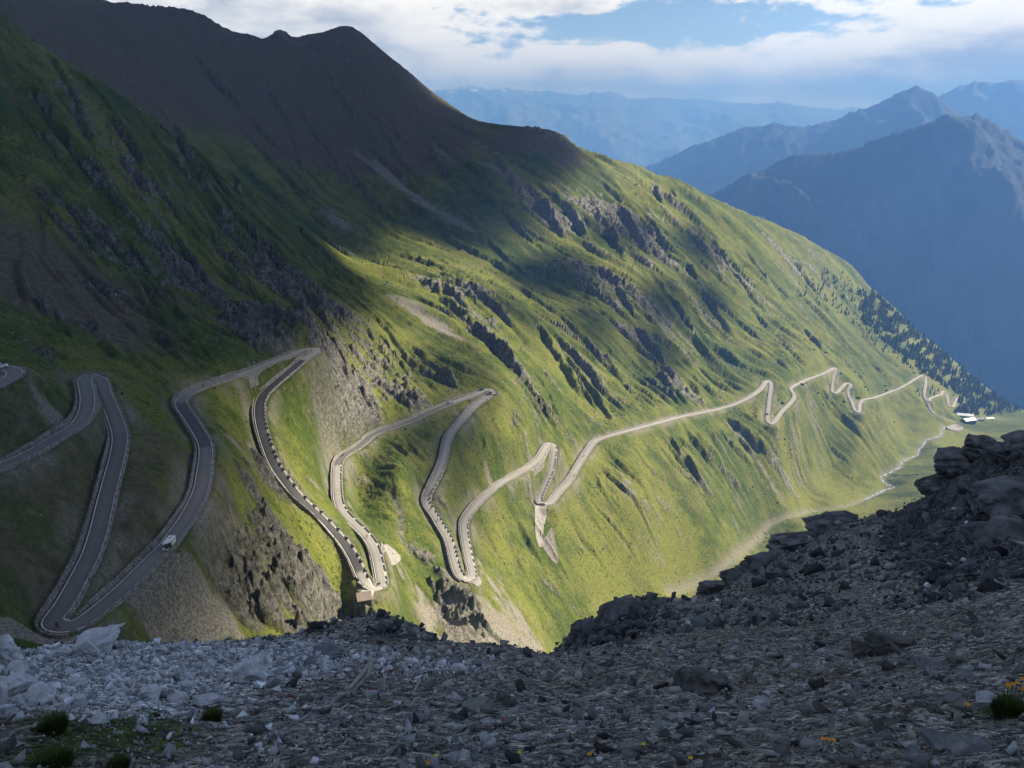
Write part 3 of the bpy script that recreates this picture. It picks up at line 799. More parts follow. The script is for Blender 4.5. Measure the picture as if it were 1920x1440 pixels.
def mat_mountain():
    t = NT('alpine_slope')
    co = t.n('TexCoord').outputs['Object']
    sl = t.mapping(co, rot=(0, 0, -ANG), scale=(1, 1, 1))
    st = t.mapping(sl, scale=(1.0, 0.22, 0.3))
    rock = t.attr('rock'); scree = t.attr('scree'); brown = t.attr('brown'); dry = t.attr('dry')
    n1 = t.noise(st, 0.09, 6.0, 0.65); n2 = t.noise(co, 0.55, 5.0, 0.7); n3 = t.noise(co, 0.02, 4.0, 0.6)
    g = t.mix(t.ss(0.25, 0.8, dry), (0.054, 0.080, 0.012, 1), (0.146, 0.157, 0.029, 1))
    g = t.mix(t.math('MULTIPLY', t.ss(0.50, 0.68, n1), 0.6), g, (0.165, 0.140, 0.060, 1))
    g = t.mix(t.math('MULTIPLY', t.ss(0.52, 0.70, n3), 0.55), g, (0.036, 0.064, 0.013, 1))
    g = t.mix(t.math('MULTIPLY', t.ss(0.52, 0.60, n2), 0.75), g, (0.026, 0.036, 0.010, 1))
    n5 = t.noise(st, 0.8, 5.0, 0.75)
    g = t.mix(t.math('MULTIPLY', t.ss(0.54, 0.64, n5), 0.6), g, (0.19, 0.175, 0.06, 1))
    sp = t.n('TexVoronoi'); sp.inputs['Scale'].default_value = 0.33; t.l(co, sp.inputs['Vector'])
    spk = t.math('MULTIPLY', t.ss(0.16, 0.08, sp.outputs['Distance']), t.ss(0.52, 0.62, t.noise(co, 0.045, 3.0)))
    g = t.mix(t.math('MULTIPLY', spk, 0.8), g, (0.30, 0.28, 0.25, 1))
    rn = t.noise(co, 0.30, 8.0, 0.75)
    rc = t.mix(t.ss(0.36, 0.66, rn), (0.10, 0.094, 0.08, 1), (0.34, 0.32, 0.275, 1))
    rc = t.mix(t.math('MULTIPLY', t.ss(0.49, 0.60, n2), 0.6), rc, (0.072, 0.076, 0.028, 1))
    sc_n = t.noise(co, 1.1, 6.0, 0.75)
    scc = t.mix(t.ss(0.35, 0.65, sc_n), (0.10, 0.09, 0.07, 1), (0.29, 0.26, 0.21, 1))
    br = t.mix(t.ss(0.3, 0.7, rn), (0.064, 0.054, 0.034, 1), (0.155, 0.130, 0.082, 1))
    col = t.mix(t.ss(0.35, 0.8, t.math('ADD', brown, t.math('MULTIPLY', t.math('SUBTRACT', n1, 0.5), 0.9))), g, br)
    col = t.mix(scree, col, scc)
    col = t.mix(rock, col, rc)
    hb = t.math('ADD', t.math('MULTIPLY', n2, 0.5), t.math('MULTIPLY', rn, t.math('ADD', 0.25, t.math('MULTIPLY', rock, 2.2))))
    return t.finish(col, 0.95, t.bump(hb, 1.0, 1.8), 0.08)
M_MOUNT = mat_mountain()
mount = mesh_np('mountain_slope', np.stack([tx, ty, th], 1), grid_faces(NA, NR), M_MOUNT, smooth=True,
                attrs={'rock': t_rock, 'scree': t_scree, 'brown': t_brown, 'dry': t_dry})
tag(mount, kind='structure', label='steep green alpine mountain side with ribs of dark rock above a valley floor')

# ------------------------------------------------------------------ road
def ribbon_frame(P):
    d = np.gradient(P[:, :2], axis=0); d /= np.maximum(np.linalg.norm(d, axis=1, keepdims=True), 1e-6)
    d = np.stack([smooth1(d[:, 0], 1.5), smooth1(d[:, 1], 1.5)], 1); d /= np.maximum(np.linalg.norm(d, axis=1, keepdims=True), 1e-6)
    return d, np.stack([d[:, 1], -d[:, 0]], 1)       # along, to the right of travel
def mat_asphalt():
    t = NT('asphalt')
    co = t.n('TexCoord').outputs['Object']
    tone = t.attr('tone'); across = t.attr('across')
    n = t.noise(co, 0.7, 6.0, 0.7); n2 = t.noise(co, 0.06, 3.0)
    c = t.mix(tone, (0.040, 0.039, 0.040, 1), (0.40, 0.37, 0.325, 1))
    c = t.mix(t.math('MULTIPLY', t.ss(0.45, 0.7, n2), 0.25), c, (0.13, 0.125, 0.12, 1))
    c = t.mix(t.math('MULTIPLY', t.ss(0.5, 0.7, n), 0.12), c, (0.05, 0.05, 0.05, 1))
    # tyre tracks a little darker, dusty edges
    tr = t.math('MULTIPLY', t.ss(0.28, 0.10, t.math('ABSOLUTE', t.math('SUBTRACT', t.math('ABSOLUTE', across), 0.45))), 0.12)
    c = t.mix(tr, c, (0.05, 0.05, 0.05, 1))
    c = t.mix(t.math('MULTIPLY', t.ss(0.84, 0.98, t.math('ABSOLUTE', across)), 0.5), c, (0.24, 0.22, 0.19, 1))
    return t.finish(c, 0.85, None, 0.3)
M_ASPHALT = mat_asphalt()
M_LINE = plain('worn_edge_paint', (0.62, 0.60, 0.55), 0.8, 0.25, 0.8)
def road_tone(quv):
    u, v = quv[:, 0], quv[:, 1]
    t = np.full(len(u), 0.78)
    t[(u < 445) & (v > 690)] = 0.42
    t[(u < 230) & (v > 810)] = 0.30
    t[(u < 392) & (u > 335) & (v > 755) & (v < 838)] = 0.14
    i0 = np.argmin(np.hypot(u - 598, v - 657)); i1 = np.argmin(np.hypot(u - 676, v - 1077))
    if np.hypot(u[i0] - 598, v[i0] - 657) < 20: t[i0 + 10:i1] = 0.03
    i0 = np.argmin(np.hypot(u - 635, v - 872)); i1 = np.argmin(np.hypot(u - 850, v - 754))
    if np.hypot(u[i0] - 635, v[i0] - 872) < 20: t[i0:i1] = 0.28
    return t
road_root = None
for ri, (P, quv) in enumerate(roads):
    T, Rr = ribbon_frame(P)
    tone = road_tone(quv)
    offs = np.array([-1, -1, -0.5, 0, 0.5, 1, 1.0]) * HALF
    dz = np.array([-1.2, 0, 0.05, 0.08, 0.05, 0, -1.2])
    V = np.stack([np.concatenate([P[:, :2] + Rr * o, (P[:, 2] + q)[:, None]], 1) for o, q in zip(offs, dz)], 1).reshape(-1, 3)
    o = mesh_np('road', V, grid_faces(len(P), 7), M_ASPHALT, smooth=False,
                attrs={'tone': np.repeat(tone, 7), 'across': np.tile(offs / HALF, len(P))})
    tag(o, kind='structure')
    road_objs = globals().setdefault('road_objs', []); road_objs.append(o)
    # pale line along the inner edge of the near bends
    up = np.sign(ground_z(P[:, 0] + Rr[:, 0] * 9, P[:, 1] + Rr[:, 1] * 9) - ground_z(P[:, 0] - Rr[:, 0] * 9, P[:, 1] - Rr[:, 1] * 9))
    up = np.sign(smooth1(up, 6.0) + 1e-6)
    roads[ri] = (P, quv, T, Rr, up)
    for side, nm in ((1, 'edge_line'), (-1, 'edge_line')):
        c = P[:, :2] + Rr * (up * side * (HALF - 0.28))[:, None]
        a = c + Rr * 0.12; b = c - Rr * 0.12
        zz = P[:, 2] + 0.03
        V = np.stack([np.c_[a, zz], np.c_[b, zz]], 1).reshape(-1, 3)
        f = grid_faces(len(P), 2)
        brk = up[:-1] == up[1:]
        mesh_np(nm, V, f[brk], M_LINE, o)

# ------------------------------------------------------------------ near slope of broken rock
def near_patches(spec, x, y):
    """soft patches on the near slope: picture position, radii in picture pixels at that distance, strength"""
    m = np.zeros(len(x))
    for p in spec.replace('\n', ';').split(';'):
        if not p.strip(): continue
        u, v, ru, rv, st = [float(t) for t in p.split()]
        c = at(u, v, 2.2); d = np.linalg.norm(c); az = math.atan2(c[0], c[1]); r = math.hypot(c[0], c[1])
        e0 = (at(u, v + rv, 2.2) if v + rv < 1470 else c * 0.93)
        dl = max(abs(math.log(r / math.hypot(e0[0], e0[1]))), rv / FOCAL * 0.9, 0.02)
        q = ((np.arctan2(x, y) - az) / (ru / FOCAL)) ** 2 + ((np.log(np.hypot(x, y)) - math.log(r)) / dl) ** 2
        k = q < 9; m[k] += st * np.exp(-q[k])
    return m
CRAG = '''1110 1175 36 26 1.4;1160 1140 50 26 1.3;1230 1120 50 22 1;1085 1190 24 26 1.2;1150 1190 60 20 .6
1340 1080 40 22 1.5;1375 1060 34 20 1.3;1430 1025 50 24 1.5;1490 995 60 24 1.5;1560 960 60 24 1.4;1460 1040 60 18 1.0;1600 945 50 18 1.2;1540 1000 50 18 .6
1740 920 50 20 1.1;1790 890 50 30 1.4;1835 850 46 30 1.6;1890 835 60 26 1.4;1860 880 60 26 1.2;1960 830 60 30 1.2
1880 960 60 40 1.0;1850 1000 70 30 .9;1730 960 60 24 .8;1680 1010 60 24 .6;1900 1050 60 30 .6;1760 1060 80 26 .5
640 1195 70 14 .6;730 1180 60 14 .7;1310 1275 40 18 .5;1640 1205 60 16 .5;190 1200 50 14 .5'''
PALE = '''180 1230 160 40 .9;320 1260 180 50 1.0;460 1240 120 40 1.0;30 1270 120 60 1.0;220 1320 160 40 .8;560 1230 90 40 .8;700 1230 120 30 .55;850 1250 120 30 .5;600 1370 120 40 .4;420 1400 120 60 .3'''
GREEN = '''100 1370 120 40 .5;300 1390 160 50 .6;60 1420 140 40 .6;230 1350 90 30 .4;400 1350 80 30 .4;640 1230 40 14 .8;110 1235 50 16 .6;1890 1330 80 30 .7;1460 1015 30 14 .6;1560 1000 40 12 .5;250 1225 40 12 .4;1500 1400 160 40 .2;700 1420 200 40 .2;1860 1120 60 16 .4;1650 1090 40 14 .3'''
NNA, NNR = 440, 450
WING = 26
_na, _nr, nx, ny = polar_grid(-0.82, 0.82, NNA, 0.5, 118.0, NNR, 0.30, WING)
NNM = NNA; NNA = NNA + 2 * WING
nz0 = ground_e(_na, np.log(_nr)) * _nr
n_crag = near_patches(CRAG, nx, ny); n_pale = np.clip(near_patches(PALE, nx, ny), 0, 1); n_green = np.clip(near_patches(GREEN, nx, ny), 0, 1)
keep = sstep(2.0, 4.0, _nr)
lumps = fbm(nx / 6.5, ny / 6.5, 4, 301) * 0.030 * _nr ** 0.55 * 3.0
rub = fbm(nx / 1.3, ny / 1.3, 4, 321, 0.6) * 0.055 * _nr ** 0.5 + fbm(nx / .35, ny / .35, 3, 331, 0.6) * 0.03
cg = 0.75 * fbm(nx / 9, ny / 9, 4, 341, 0.5) + 0.25 * (ridged(nx / 5, ny / 5, 4, 345, 0.55) - 0.5)
cg = 0.5 * cg + 0.5 * (np.round(cg * 5 + 0.6 * fbm(nx / 4, ny / 4, 2, 347)) / 5)
cgm = np.clip(n_crag, 0, 1.5) * sstep(10, 30, _nr)
step_n = nx * 0.22 + ny * 0.1 + fbm(nx / 12, ny / 12, 3, 351) * 2.2
strata = (step_n - np.floor(step_n)); strata = np.where(strata < 0.75, strata / 0.75, (1 - strata) / 0.25) - 0.5
nzf = nz0 + keep * (lumps * sstep(5, 16, _nr) + rub) + cgm * (cg * 2.4 + strata * 0.7 - 0.1) * np.clip(_nr / 60, 0.25, 1.3)
# beyond the rim the slope only drops
near = np.stack([nx, ny, nzf], 1)
nE = (nzf / _nr).reshape(NNA, NNR); nvis = (nE >= np.maximum.accumulate(nE, 1) - 0.004).ravel()
def near_z(x, y):
    a = math.atan2(x, y); r = math.hypot(x, y)
    i = min(max(int(round((a + 0.82) / 1.64 * (NNM - 1))), 0), NNM - 1) + WING
    return float(np.interp(r, _nr.reshape(NNA, NNR)[i], nzf.reshape(NNA, NNR)[i]))
def near_at(u, v):
    """where a line of sight meets the finished near slope"""
    a, e = azel(u, v); a = float(a); e = float(e)
    i = min(max(int(round((a + 0.82) / 1.64 * (NNM - 1))), 0), NNM - 1) + WING
    E = nE[i]; R = _nr.reshape(NNA, NNR)[i]
    j0 = np.searchsorted(R, 2.6)
    k = np.where(E[j0:] >= e)[0]
    j = j0 + (k[0] if len(k) else np.argmax(E[j0:]))
    r = R[j]; return np.array([r * math.sin(a), r * math.cos(a), min(E[j], max(e, E[j])) * r])

def mat_near():
    t = NT('broken_rock_ground')
    co = t.n('TexCoord').outputs['Object']
    pale = t.attr('pale'); green = t.attr('green'); crag = t.attr('crag')
    n1 = t.noise(co, 1.2, 7.0, 0.7); n2 = t.noise(co, 6.0, 6.0, 0.75); n3 = t.noise(co, 0.35, 4.0, 0.6)
    c = t.mix(t.ss(0.35, 0.66, n2), (0.062, 0.056, 0.048, 1), (0.33, 0.30, 0.255, 1))
    c = t.mix(t.math('MULTIPLY', t.ss(0.42, 0.62, n3), 0.6), c, (0.135, 0.108, 0.080, 1))
    pc = t.mix(t.ss(0.35, 0.62, n2), (0.16, 0.16, 0.16, 1), (0.56, 0.55, 0.54, 1))
    c = t.mix(t.ss(0.35, 0.75, t.math('ADD', pale, t.math('MULTIPLY', t.math('SUBTRACT', n1, 0.5), 1.1))), c, pc)
    cr = t.mix(t.ss(0.35, 0.7, n1), (0.026, 0.024, 0.024, 1), (0.125, 0.118, 0.115, 1))
    c = t.mix(t.ss(0.25, 0.6, crag), c, cr)
    gg = t.mix(n2, (0.018, 0.030, 0.006, 1), (0.06, 0.075, 0.018, 1))
    c = t.mix(t.ss(0.42, 0.75, t.math('ADD', green, t.math('MULTIPLY', t.math('SUBTRACT', n1, 0.5), 1.4))), c, gg)
    # flakes and pebbles too small to build
    for sc_, k_, w_ in ((16.0, 0.75, 1.0), (42.0, 0.6, 1.0)):
        vo = t.n('TexVoronoi'); vo.inputs['Scale'].default_value = sc_; t.l(co, vo.inputs['Vector'])
        sep_ = t.n('SeparateColor'); t.l(vo.outputs['Color'], sep_.inputs[0])
        mr = t.n('MapRange'); t.l(sep_.outputs[0], mr.inputs[0]); mr.inputs[3].default_value = 1 - k_; mr.inputs[4].default_value = 1 + k_ * 1.2
        vm_ = t.n('VectorMath', operation='SCALE'); t.l(c, vm_.inputs[0]); t.l(mr.outputs[0], vm_.inputs['Scale']); c = vm_.outputs[0]
        if sc_ < 20: flake = vo.outputs['Distance']
    hb = t.math('ADD', t.math('ADD', t.math('MULTIPLY', n2, 0.05), t.math('MULTIPLY', n1, 0.12)), t.math('MULTIPLY', flake, -0.05))
    return t.finish(c, 0.92, t.bump(hb, 0.9, 1.0), 0.2)
near_o = mesh_np('near_slope', near, grid_faces(NNA, NNR), mat_near(), smooth=True, attrs={'pale': n_pale, 'green': n_green, 'crag': n_crag})
tag(near_o, kind='structure', label='dark slope of broken rock and rubble under the viewer')

# ------------------------------------------------------------------ far ranges
def mat_far(name, lo, hi, snow=None):
    t = NT(name); co = t.n('TexCoord').outputs['Object']
    n = t.noise(co, 0.004, 8.0, 0.65); n2 = t.noise(co, 0.0011, 4.0, 0.6)
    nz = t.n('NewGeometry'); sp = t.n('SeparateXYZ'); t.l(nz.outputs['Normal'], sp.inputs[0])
    c = t.mix(t.ss(0.35, 0.65, n), lo, hi)
    c = t.mix(t.math('MULTIPLY', t.ss(0.5, 0.75, n2), 0.7), c, (hi[0] * .7, hi[1] * 1.0, hi[2] * .7, 1))
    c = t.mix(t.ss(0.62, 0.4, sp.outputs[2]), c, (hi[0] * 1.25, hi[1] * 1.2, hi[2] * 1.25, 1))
    if snow is not None:
        pz = t.n('SeparateXYZ'); t.l(co, pz.inputs[0])
        s = t.math('MULTIPLY', t.ss(snow, snow + 90, t.math('ADD', pz.outputs[2], t.math('MULTIPLY', n, 160))), t.ss(0.5, 0.6, n))
        c = t.mix(s, c, (0.8, 0.82, 0.85, 1))
    return t.finish(c, 0.95, t.bump(t.math('MULTIPLY', n, 40.0), 0.8, 1.0), 0.1)
def far_range(name, ridge, Dr, rf, zf, relief, mat, label, wl=900.0, jag=0.012, na=320, nt=76, seed=1):
    R = np.array(ridge, float); az, el = azel(R[:, 0], R[:, 1])
    a = np.linspace(az[0], az[-1], na)
    er = np.interp(a, az, el)
    je = jag * 0.16 * fbm(a * 130, a * 0 + seed, 4, seed)
    rr = Dr * (1 + 0.05 * fbm(a * 6, a * 0 + 3, 3, seed + 5))
    t = np.concatenate([np.linspace(0, 1, nt), np.linspace(1, 1.5, 14)[1:]])
    A = a[:, None]; T = t[None, :]
    rad = rf + (rr[:, None] - rf) * T
    zr = (rr * er)[:, None]
    prof = np.where(T <= 1, 1 - np.clip(1 - T, 0, 1) ** 1.12, 1 - (T - 1) * 0.9)
    z = zf + (zr - zf) * prof
    z = z + (rr * je)[:, None] * np.exp(-((T - 1) / 0.05) ** 2)
    x = rad * np.sin(A); y = rad * np.cos(A)
    env = np.clip(np.sin(np.clip(T, 0, 1) * PI), 0, 1) ** 0.55 * (1 - 0.4 * T)
    side = x + fbm(x / wl, y / wl, 2, seed) * wl * 0.35
    sp = ridged(side / wl, y / (wl * 3.2), 4, seed + 11) - 0.5
    z = z + relief * env * sp * 1.6 + relief * 0.5 * env * (ridged(x / (wl * .3), y / (wl * .55), 4, seed + 31) - .5)
    o = mesh_np(name, np.stack([x, y, z], -1).reshape(-1, 3), grid_faces(na, len(t)), mat, smooth=True)
    tag(o, kind='structure', label=label)
    return o
M_F1 = mat_far('forested_mountain', (0.004, 0.009, 0.008, 1), (0.034, 0.037, 0.032, 1))
M_F4 = mat_far('high_range', (0.06, 0.065, 0.06, 1), (0.13, 0.13, 0.12, 1), 530.0)
far_range('mountain_ridge', [(1000, 480), (1200, 400), (1340, 361), (1400, 335), (1480, 291), (1560, 285), (1600, 280), (1640, 262), (1700, 243), (1760, 226), (1800, 221), (1830, 214), (1860, 227), (1900, 254), (1960, 290), (2100, 330), (2300, 380)],
          5000, 3150, -1500, 480, M_F1, 'dark blue wooded mountain with a pointed summit across the valley', 760, 0.03, seed=3)
far_range('mountain_ridge', [(900, 380), (1100, 345), (1215, 312), (1300, 281), (1360, 256), (1420, 238), (1470, 240), (1530, 234), (1580, 222), (1630, 204), (1680, 176), (1715, 162), (1750, 179), (1790, 205), (1850, 235), (1950, 280), (2200, 330)],
          8200, 5400, -1550, 620, M_F1, 'hazy blue ridge rising to a blunt summit behind the wooded mountain', 1000, 0.03, seed=9)
far_range('mountain_ridge', [(1500, 300), (1650, 235), (1700, 206), (1760, 180), (1800, 161), (1830, 153), (1870, 155), (1900, 150), (1960, 155), (2100, 150), (2300, 200)],
          11500, 8800, -1500, 420, M_F4, 'pale blue high mountain at the far edge of the valley', 1500, 0.016, seed=15)
far_range('mountain_range', [(400, 200), (700, 190), (780, 186), (815, 172), (835, 166), (850, 168), (882, 159), (910, 167), (940, 163), (980, 170), (1030, 168), (1060, 175), (1085, 179), (1110, 173), (1145, 170), (1165, 178), (1180, 186), (1230, 183), (1280, 186), (1330, 187), (1380, 193), (1430, 195), (1460, 191), (1500, 200), (1530, 203), (1580, 206), (1600, 201), (1700, 212), (2000, 220)],
          20500, 11500, -1450, 480, M_F4, 'distant pale blue range along the horizon with snow on its peaks', 2300, 0.020, 520, 70, seed=21)

# ------------------------------------------------------------------ added unseen cloud, outlined from the shade wanted on slope and foreground
CLOUD_Z = 1700.0
SHADE = '''-100 720 110;60 900 80;60 1130 80;230 1010 70;200 720 110;180 520 170;0 300 260;330 560 120;400 500 120;250 330 240;450 380 240;150 100 330;400 130 360;540 140 280;560 280 230;660 230 190;740 350 150;825 345 130;300 830 60;500 440 120;960 300 120;1030 280 80;610 420 110;300 1100 50;-100 1200 100;-200 400 260;-200 0 400;880 400 110;770 300 90;470 520 90;1040 520 55;835 830 22;1110 600 34;1240 560 34;1170 440 44;1310 470 34;960 590 26;1330 560 26;1230 660 20;870 700 16;900 242 110;960 252 100;1000 258 80;420 325 100;380 300 100;470 355 100;350 255 90;520 385 80'''
NEARSHADE = [(0, 0, 0, 150), (60, 40, -20, 120), (-60, 60, -40, 120), (40, 80, -40, 90), (90, 60, -30, 90), (-80, 0, 0, 200), (100, -60, 0, 200)]  # cloud pieces added only to darken the near slope
_sh = []
for p in SHADE.replace('\n', ';').split(';'):
    u, v, rad = [float(t) for t in p.split()]
    q = at(u, v); _sh.append((q[0], q[1], q[2], rad))
for u, v in ((390, 290), (430, 325), (470, 350), (510, 380)):
    q = at(u, v, 960.0); _sh.append((q[0], q[1], q[2], 130.0))
_sh += NEARSHADE
_cp = np.array([[p[0] + SUN_DIR[0] / SUN_DIR[2] * (CLOUD_Z - p[2]), p[1] + SUN_DIR[1] / SUN_DIR[2] * (CLOUD_Z - p[2]), p[3]] for p in _sh])
lo = (_cp[:, :2] - _cp[:, 2:]).min(0) - 120; hi = (_cp[:, :2] + _cp[:, 2:]).max(0) + 120
cn = 150
gx, gy = np.meshgrid(np.linspace(lo[0], hi[0], cn), np.linspace(lo[1], hi[1], cn), indexing='ij')
gx = gx.ravel(); gy = gy.ravel()
cf = np.full(len(gx), -9.0)
for cx_, cy_, cr_ in _cp:
    cf = np.maximum(cf, (cr_ - np.hypot(gx - cx_, gy - cy_)) / 80.0)
cf = cf + 0.75 * fbm(gx / 130, gy / 130, 4, 401, 0.6)
c_al = sstep(-1.0, 0.75, cf) * np.clip(0.955 + 0.10 * fbm(gx / 200, gy / 200, 3, 421), 0, 0.985)
c_th = np.clip(cf, 0, 3) ** 0.7 * 55 * (1 + 0.5 * fbm(gx / 90, gy / 90, 4, 411))
top = np.stack([gx, gy, CLOUD_Z + 3 + c_th], 1); bot = np.stack([gx, gy, CLOUD_Z - 3 - 0.25 * c_th], 1)
f = grid_faces(cn, cn); kf = (c_al[f].max(1) > 0.002); f = f[kf]
def mat_cloud():
    t = NT('cloud_vapour')
    d = t.n('BsdfDiffuse'); d.inputs[0].default_value = (0.85, 0.86, 0.88, 1)
    tl = t.n('BsdfTranslucent'); tl.inputs[0].default_value = (0.16, 0.17, 0.18, 1)
    a = t.n('AddShader'); t.l(d.outputs[0], a.inputs[0]); t.l(tl.outputs[0], a.inputs[1])
    tr = t.n('BsdfTransparent'); m = t.n('MixShader')
    t.l(t.attr('vapour'), m.inputs[0]); t.l(tr.outputs[0], m.inputs[1]); t.l(a.outputs[0], m.inputs[2])
    t.l(m.outputs[0], t.out.inputs[0]); return t.m
cloud = mesh_np('shading_cloud', np.concatenate([top, bot]), np.concatenate([f, f[:, ::-1] + cn * cn]), mat_cloud(), smooth=True, attrs={'vapour': np.concatenate([c_al, c_al])})
tag(cloud, kind='stuff', label='added cloud bank above the frame, shaped to shade the left slope and foreground')
# ------------------------------------------------------------------ air
hb = MB().box((1500, 10900, -430), (42000, 24000, 2300))
t = NT('alpine_haze')
pv = t.n('VolumePrincipled')
pv.inputs['Color'].default_value = HAZE_COL; pv.inputs['Absorption Color'].default_value = (0.3, 0.3, 0.3, 1); pv.inputs['Density'].default_value = HAZE_DENS; pv.inputs['Anisotropy'].default_value = HAZE_G
t.l(pv.outputs[0], t.out.inputs['Volume'])
hz = hb.build('haze', t.m); tag(hz, kind='stuff', label='thin blue haze filling the valley air')

# ------------------------------------------------------------------ loose stones
def hull_shape(seed, n=9, flat=1.0, blocky=False):
    r_ = random.Random(seed); bm = bmesh.new()
    for i in range(n):
        if blocky:
            p = Vector((r_.choice((-1, 1)) * r_.uniform(.55, 1), r_.choice((-1, 1)) * r_.uniform(.45, .9), r_.choice((-1, 1)) * r_.uniform(.4, .8)))
        else:
            p = Vector((r_.gauss(0, 1), r_.gauss(0, 1), r_.gauss(0, 1))).normalized() * r_.uniform(.75, 1.1)
        bm.verts.new((p.x, p.y * r_.uniform(.75, 1), p.z * flat))
    res = bmesh.ops.convex_hull(bm, input=bm.verts)
    bmesh.ops.delete(bm, geom=[e for e in set(res['geom_interior'] + res['geom_unused']) if isinstance(e, bmesh.types.BMVert)], context='VERTS')
    bmesh.ops.triangulate(bm, faces=bm.faces)
    bm.verts.index_update()
    v = np.array([p.co[:] for p in bm.verts]); f = np.array([[q.index for q in fc.verts] for fc in bm.faces]); bm.free()
    return v, f
def scatter(name, pos, size, shapes, cols, mat, label, flatten=None, tilt=0.5, kind='stuff', sink=0.25):
    """many small stones as one object"""
    n = len(pos); VV = []; FF = []; CC = []; base = 0
    sh = rng.integers(0, len(shapes), n)
    rz = rng.uniform(0, 2 * PI, n); ra = rng.normal(0, tilt, n); rb = rng.normal(0, tilt, n)
    for k, (v, f) in enumerate(shapes):
        i = np.where(sh == k)[0]
        if not len(i): continue
        p = v[None] * size[i, None, None]
        ca, sa, cb, sb = [q[i, None] for q in (np.cos(ra), np.sin(ra), np.cos(rb), np.sin(rb))]
        y = p[..., 1] * ca - p[..., 2] * sa; z = p[..., 1] * sa + p[..., 2] * ca
        x = p[..., 0] * cb + z * sb; z = -p[..., 0] * sb + z * cb
        cz, sz = np.cos(rz)[i, None], np.sin(rz)[i, None]
        q = np.stack([x * cz - y * sz, x * sz + y * cz, z], -1) + pos[i, None]
        q[..., 2] += size[i, None] * sink
        VV.append(q.reshape(-1, 3)); m = len(v)
        FF.append((f[None] + (np.arange(len(i)) * m)[:, None, None] + base).reshape(-1, 3)); base += m * len(i)
        CC.append(np.repeat(cols[i], m, 0))
    o = mesh_np(name, np.concatenate(VV), np.concatenate(FF), mat, attrs={'tint': np.concatenate(CC)})
    tag(o, kind=kind, label=label)
    return o
def mat_stone(name='loose_stone', sc_=4.0, dist=0.03):
    t = NT(name); co = t.n('TexCoord').outputs['Object']
    n = t.noise(co, sc_, 6.0, 0.7)
    k = t.n('MapRange'); t.l(n, k.inputs[0]); k.inputs[1].default_value = .3; k.inputs[2].default_value = .7; k.inputs[3].default_value = .65; k.inputs[4].default_value = 1.3
    vm = t.n('VectorMath', operation='SCALE'); t.l(t.attr('tint', 'Color'), vm.inputs[0]); t.l(k.outputs[0], vm.inputs['Scale'])
    return t.finish(vm.outputs[0], 0.9, t.bump(n, 0.8, dist), 0.2)
M_STONE = mat_stone()
blocks = [hull_shape(i, 8, 0.8, True) for i in range(8)] + [hull_shape(20 + i, 8, 0.85) for i in range(4)]
slabs = [hull_shape(40 + i, 7, 0.30) for i in range(10)]
# pieces strewn over the near slope, more and smaller ones towards the viewer's feet
vis = np.where(nvis & (_nr > 3.0) & (_nr < 110) & (np.abs(_na) < 0.74))[0]
def strew(n, smin, smax, power, shapes, weight, colf, label, name='loose_stones', tilt=.5, pix=None):
    w = weight[vis]; w = w / w.sum()
    i = rng.choice(vis, n, p=w)
    x = nx[i] + rng.normal(0, .003, n) * _nr[i]; y = ny[i] + rng.normal(0, .003, n) * _nr[i]
    pos = np.stack([x, y, nzf[i]], 1)
    s = smin * (1 - rng.random(n)) ** (-1 / power); s = np.minimum(s, smax)
    s = s * np.clip((_nr[i] / 9.0) ** 0.62, 0.45, 3.2)
    return scatter(name, pos, s, shapes, colf(i, n), M_STONE, label, tilt=tilt)
lum = lambda n, a, b: (a + (b - a) * rng.random((n, 1)))
strew(17000, 0.0075, 0.060, 1.7, blocks, (0.02 + n_pale ** 1.3) * np.where(_nr > 7.5, 1, .35), lambda i, n: lum(n, .20, .74) * np.array([.98, .99, 1.0]), 'white and pale grey limestone rubble strewn over the near slope')
strew(26000, 0.0085, 0.13, 1.65, slabs, (1.05 - n_pale) * (1 - 0.6 * np.clip(n_green, 0, 1)) * np.where(n_crag > .5, .35, 1), lambda i, n: lum(n, .05, .46) ** 1.2 * (np.array([1.0, .95, .88]) + np.clip(fbm(nx[i] / 3.0, ny[i] / 3.0, 3, 531), -.5, .5)[:, None] * np.array([.18, .03, -.16]) + rng.normal(0, .018, (n, 3))), 'dark flat slate pieces covering the near slope', tilt=.35)
strew(17000, 0.006, 0.035, 2.5, blocks + slabs, np.where(_nr < 14, 1.0, .08), lambda i, n: lum(n, .06, .38) * np.array([1.0, .96, .90]), 'fine gravel scattered at the foot of the near slope')
strew(4000, 0.03, 0.16, 2.4, slabs + blocks, (_nr > 14) * (0.3 + np.clip(n_crag, 0, 1)), lambda i, n: lum(n, .03, .17) * np.array([.96, .97, 1.0]), 'broken dark stones lying among the crags', tilt=.6)

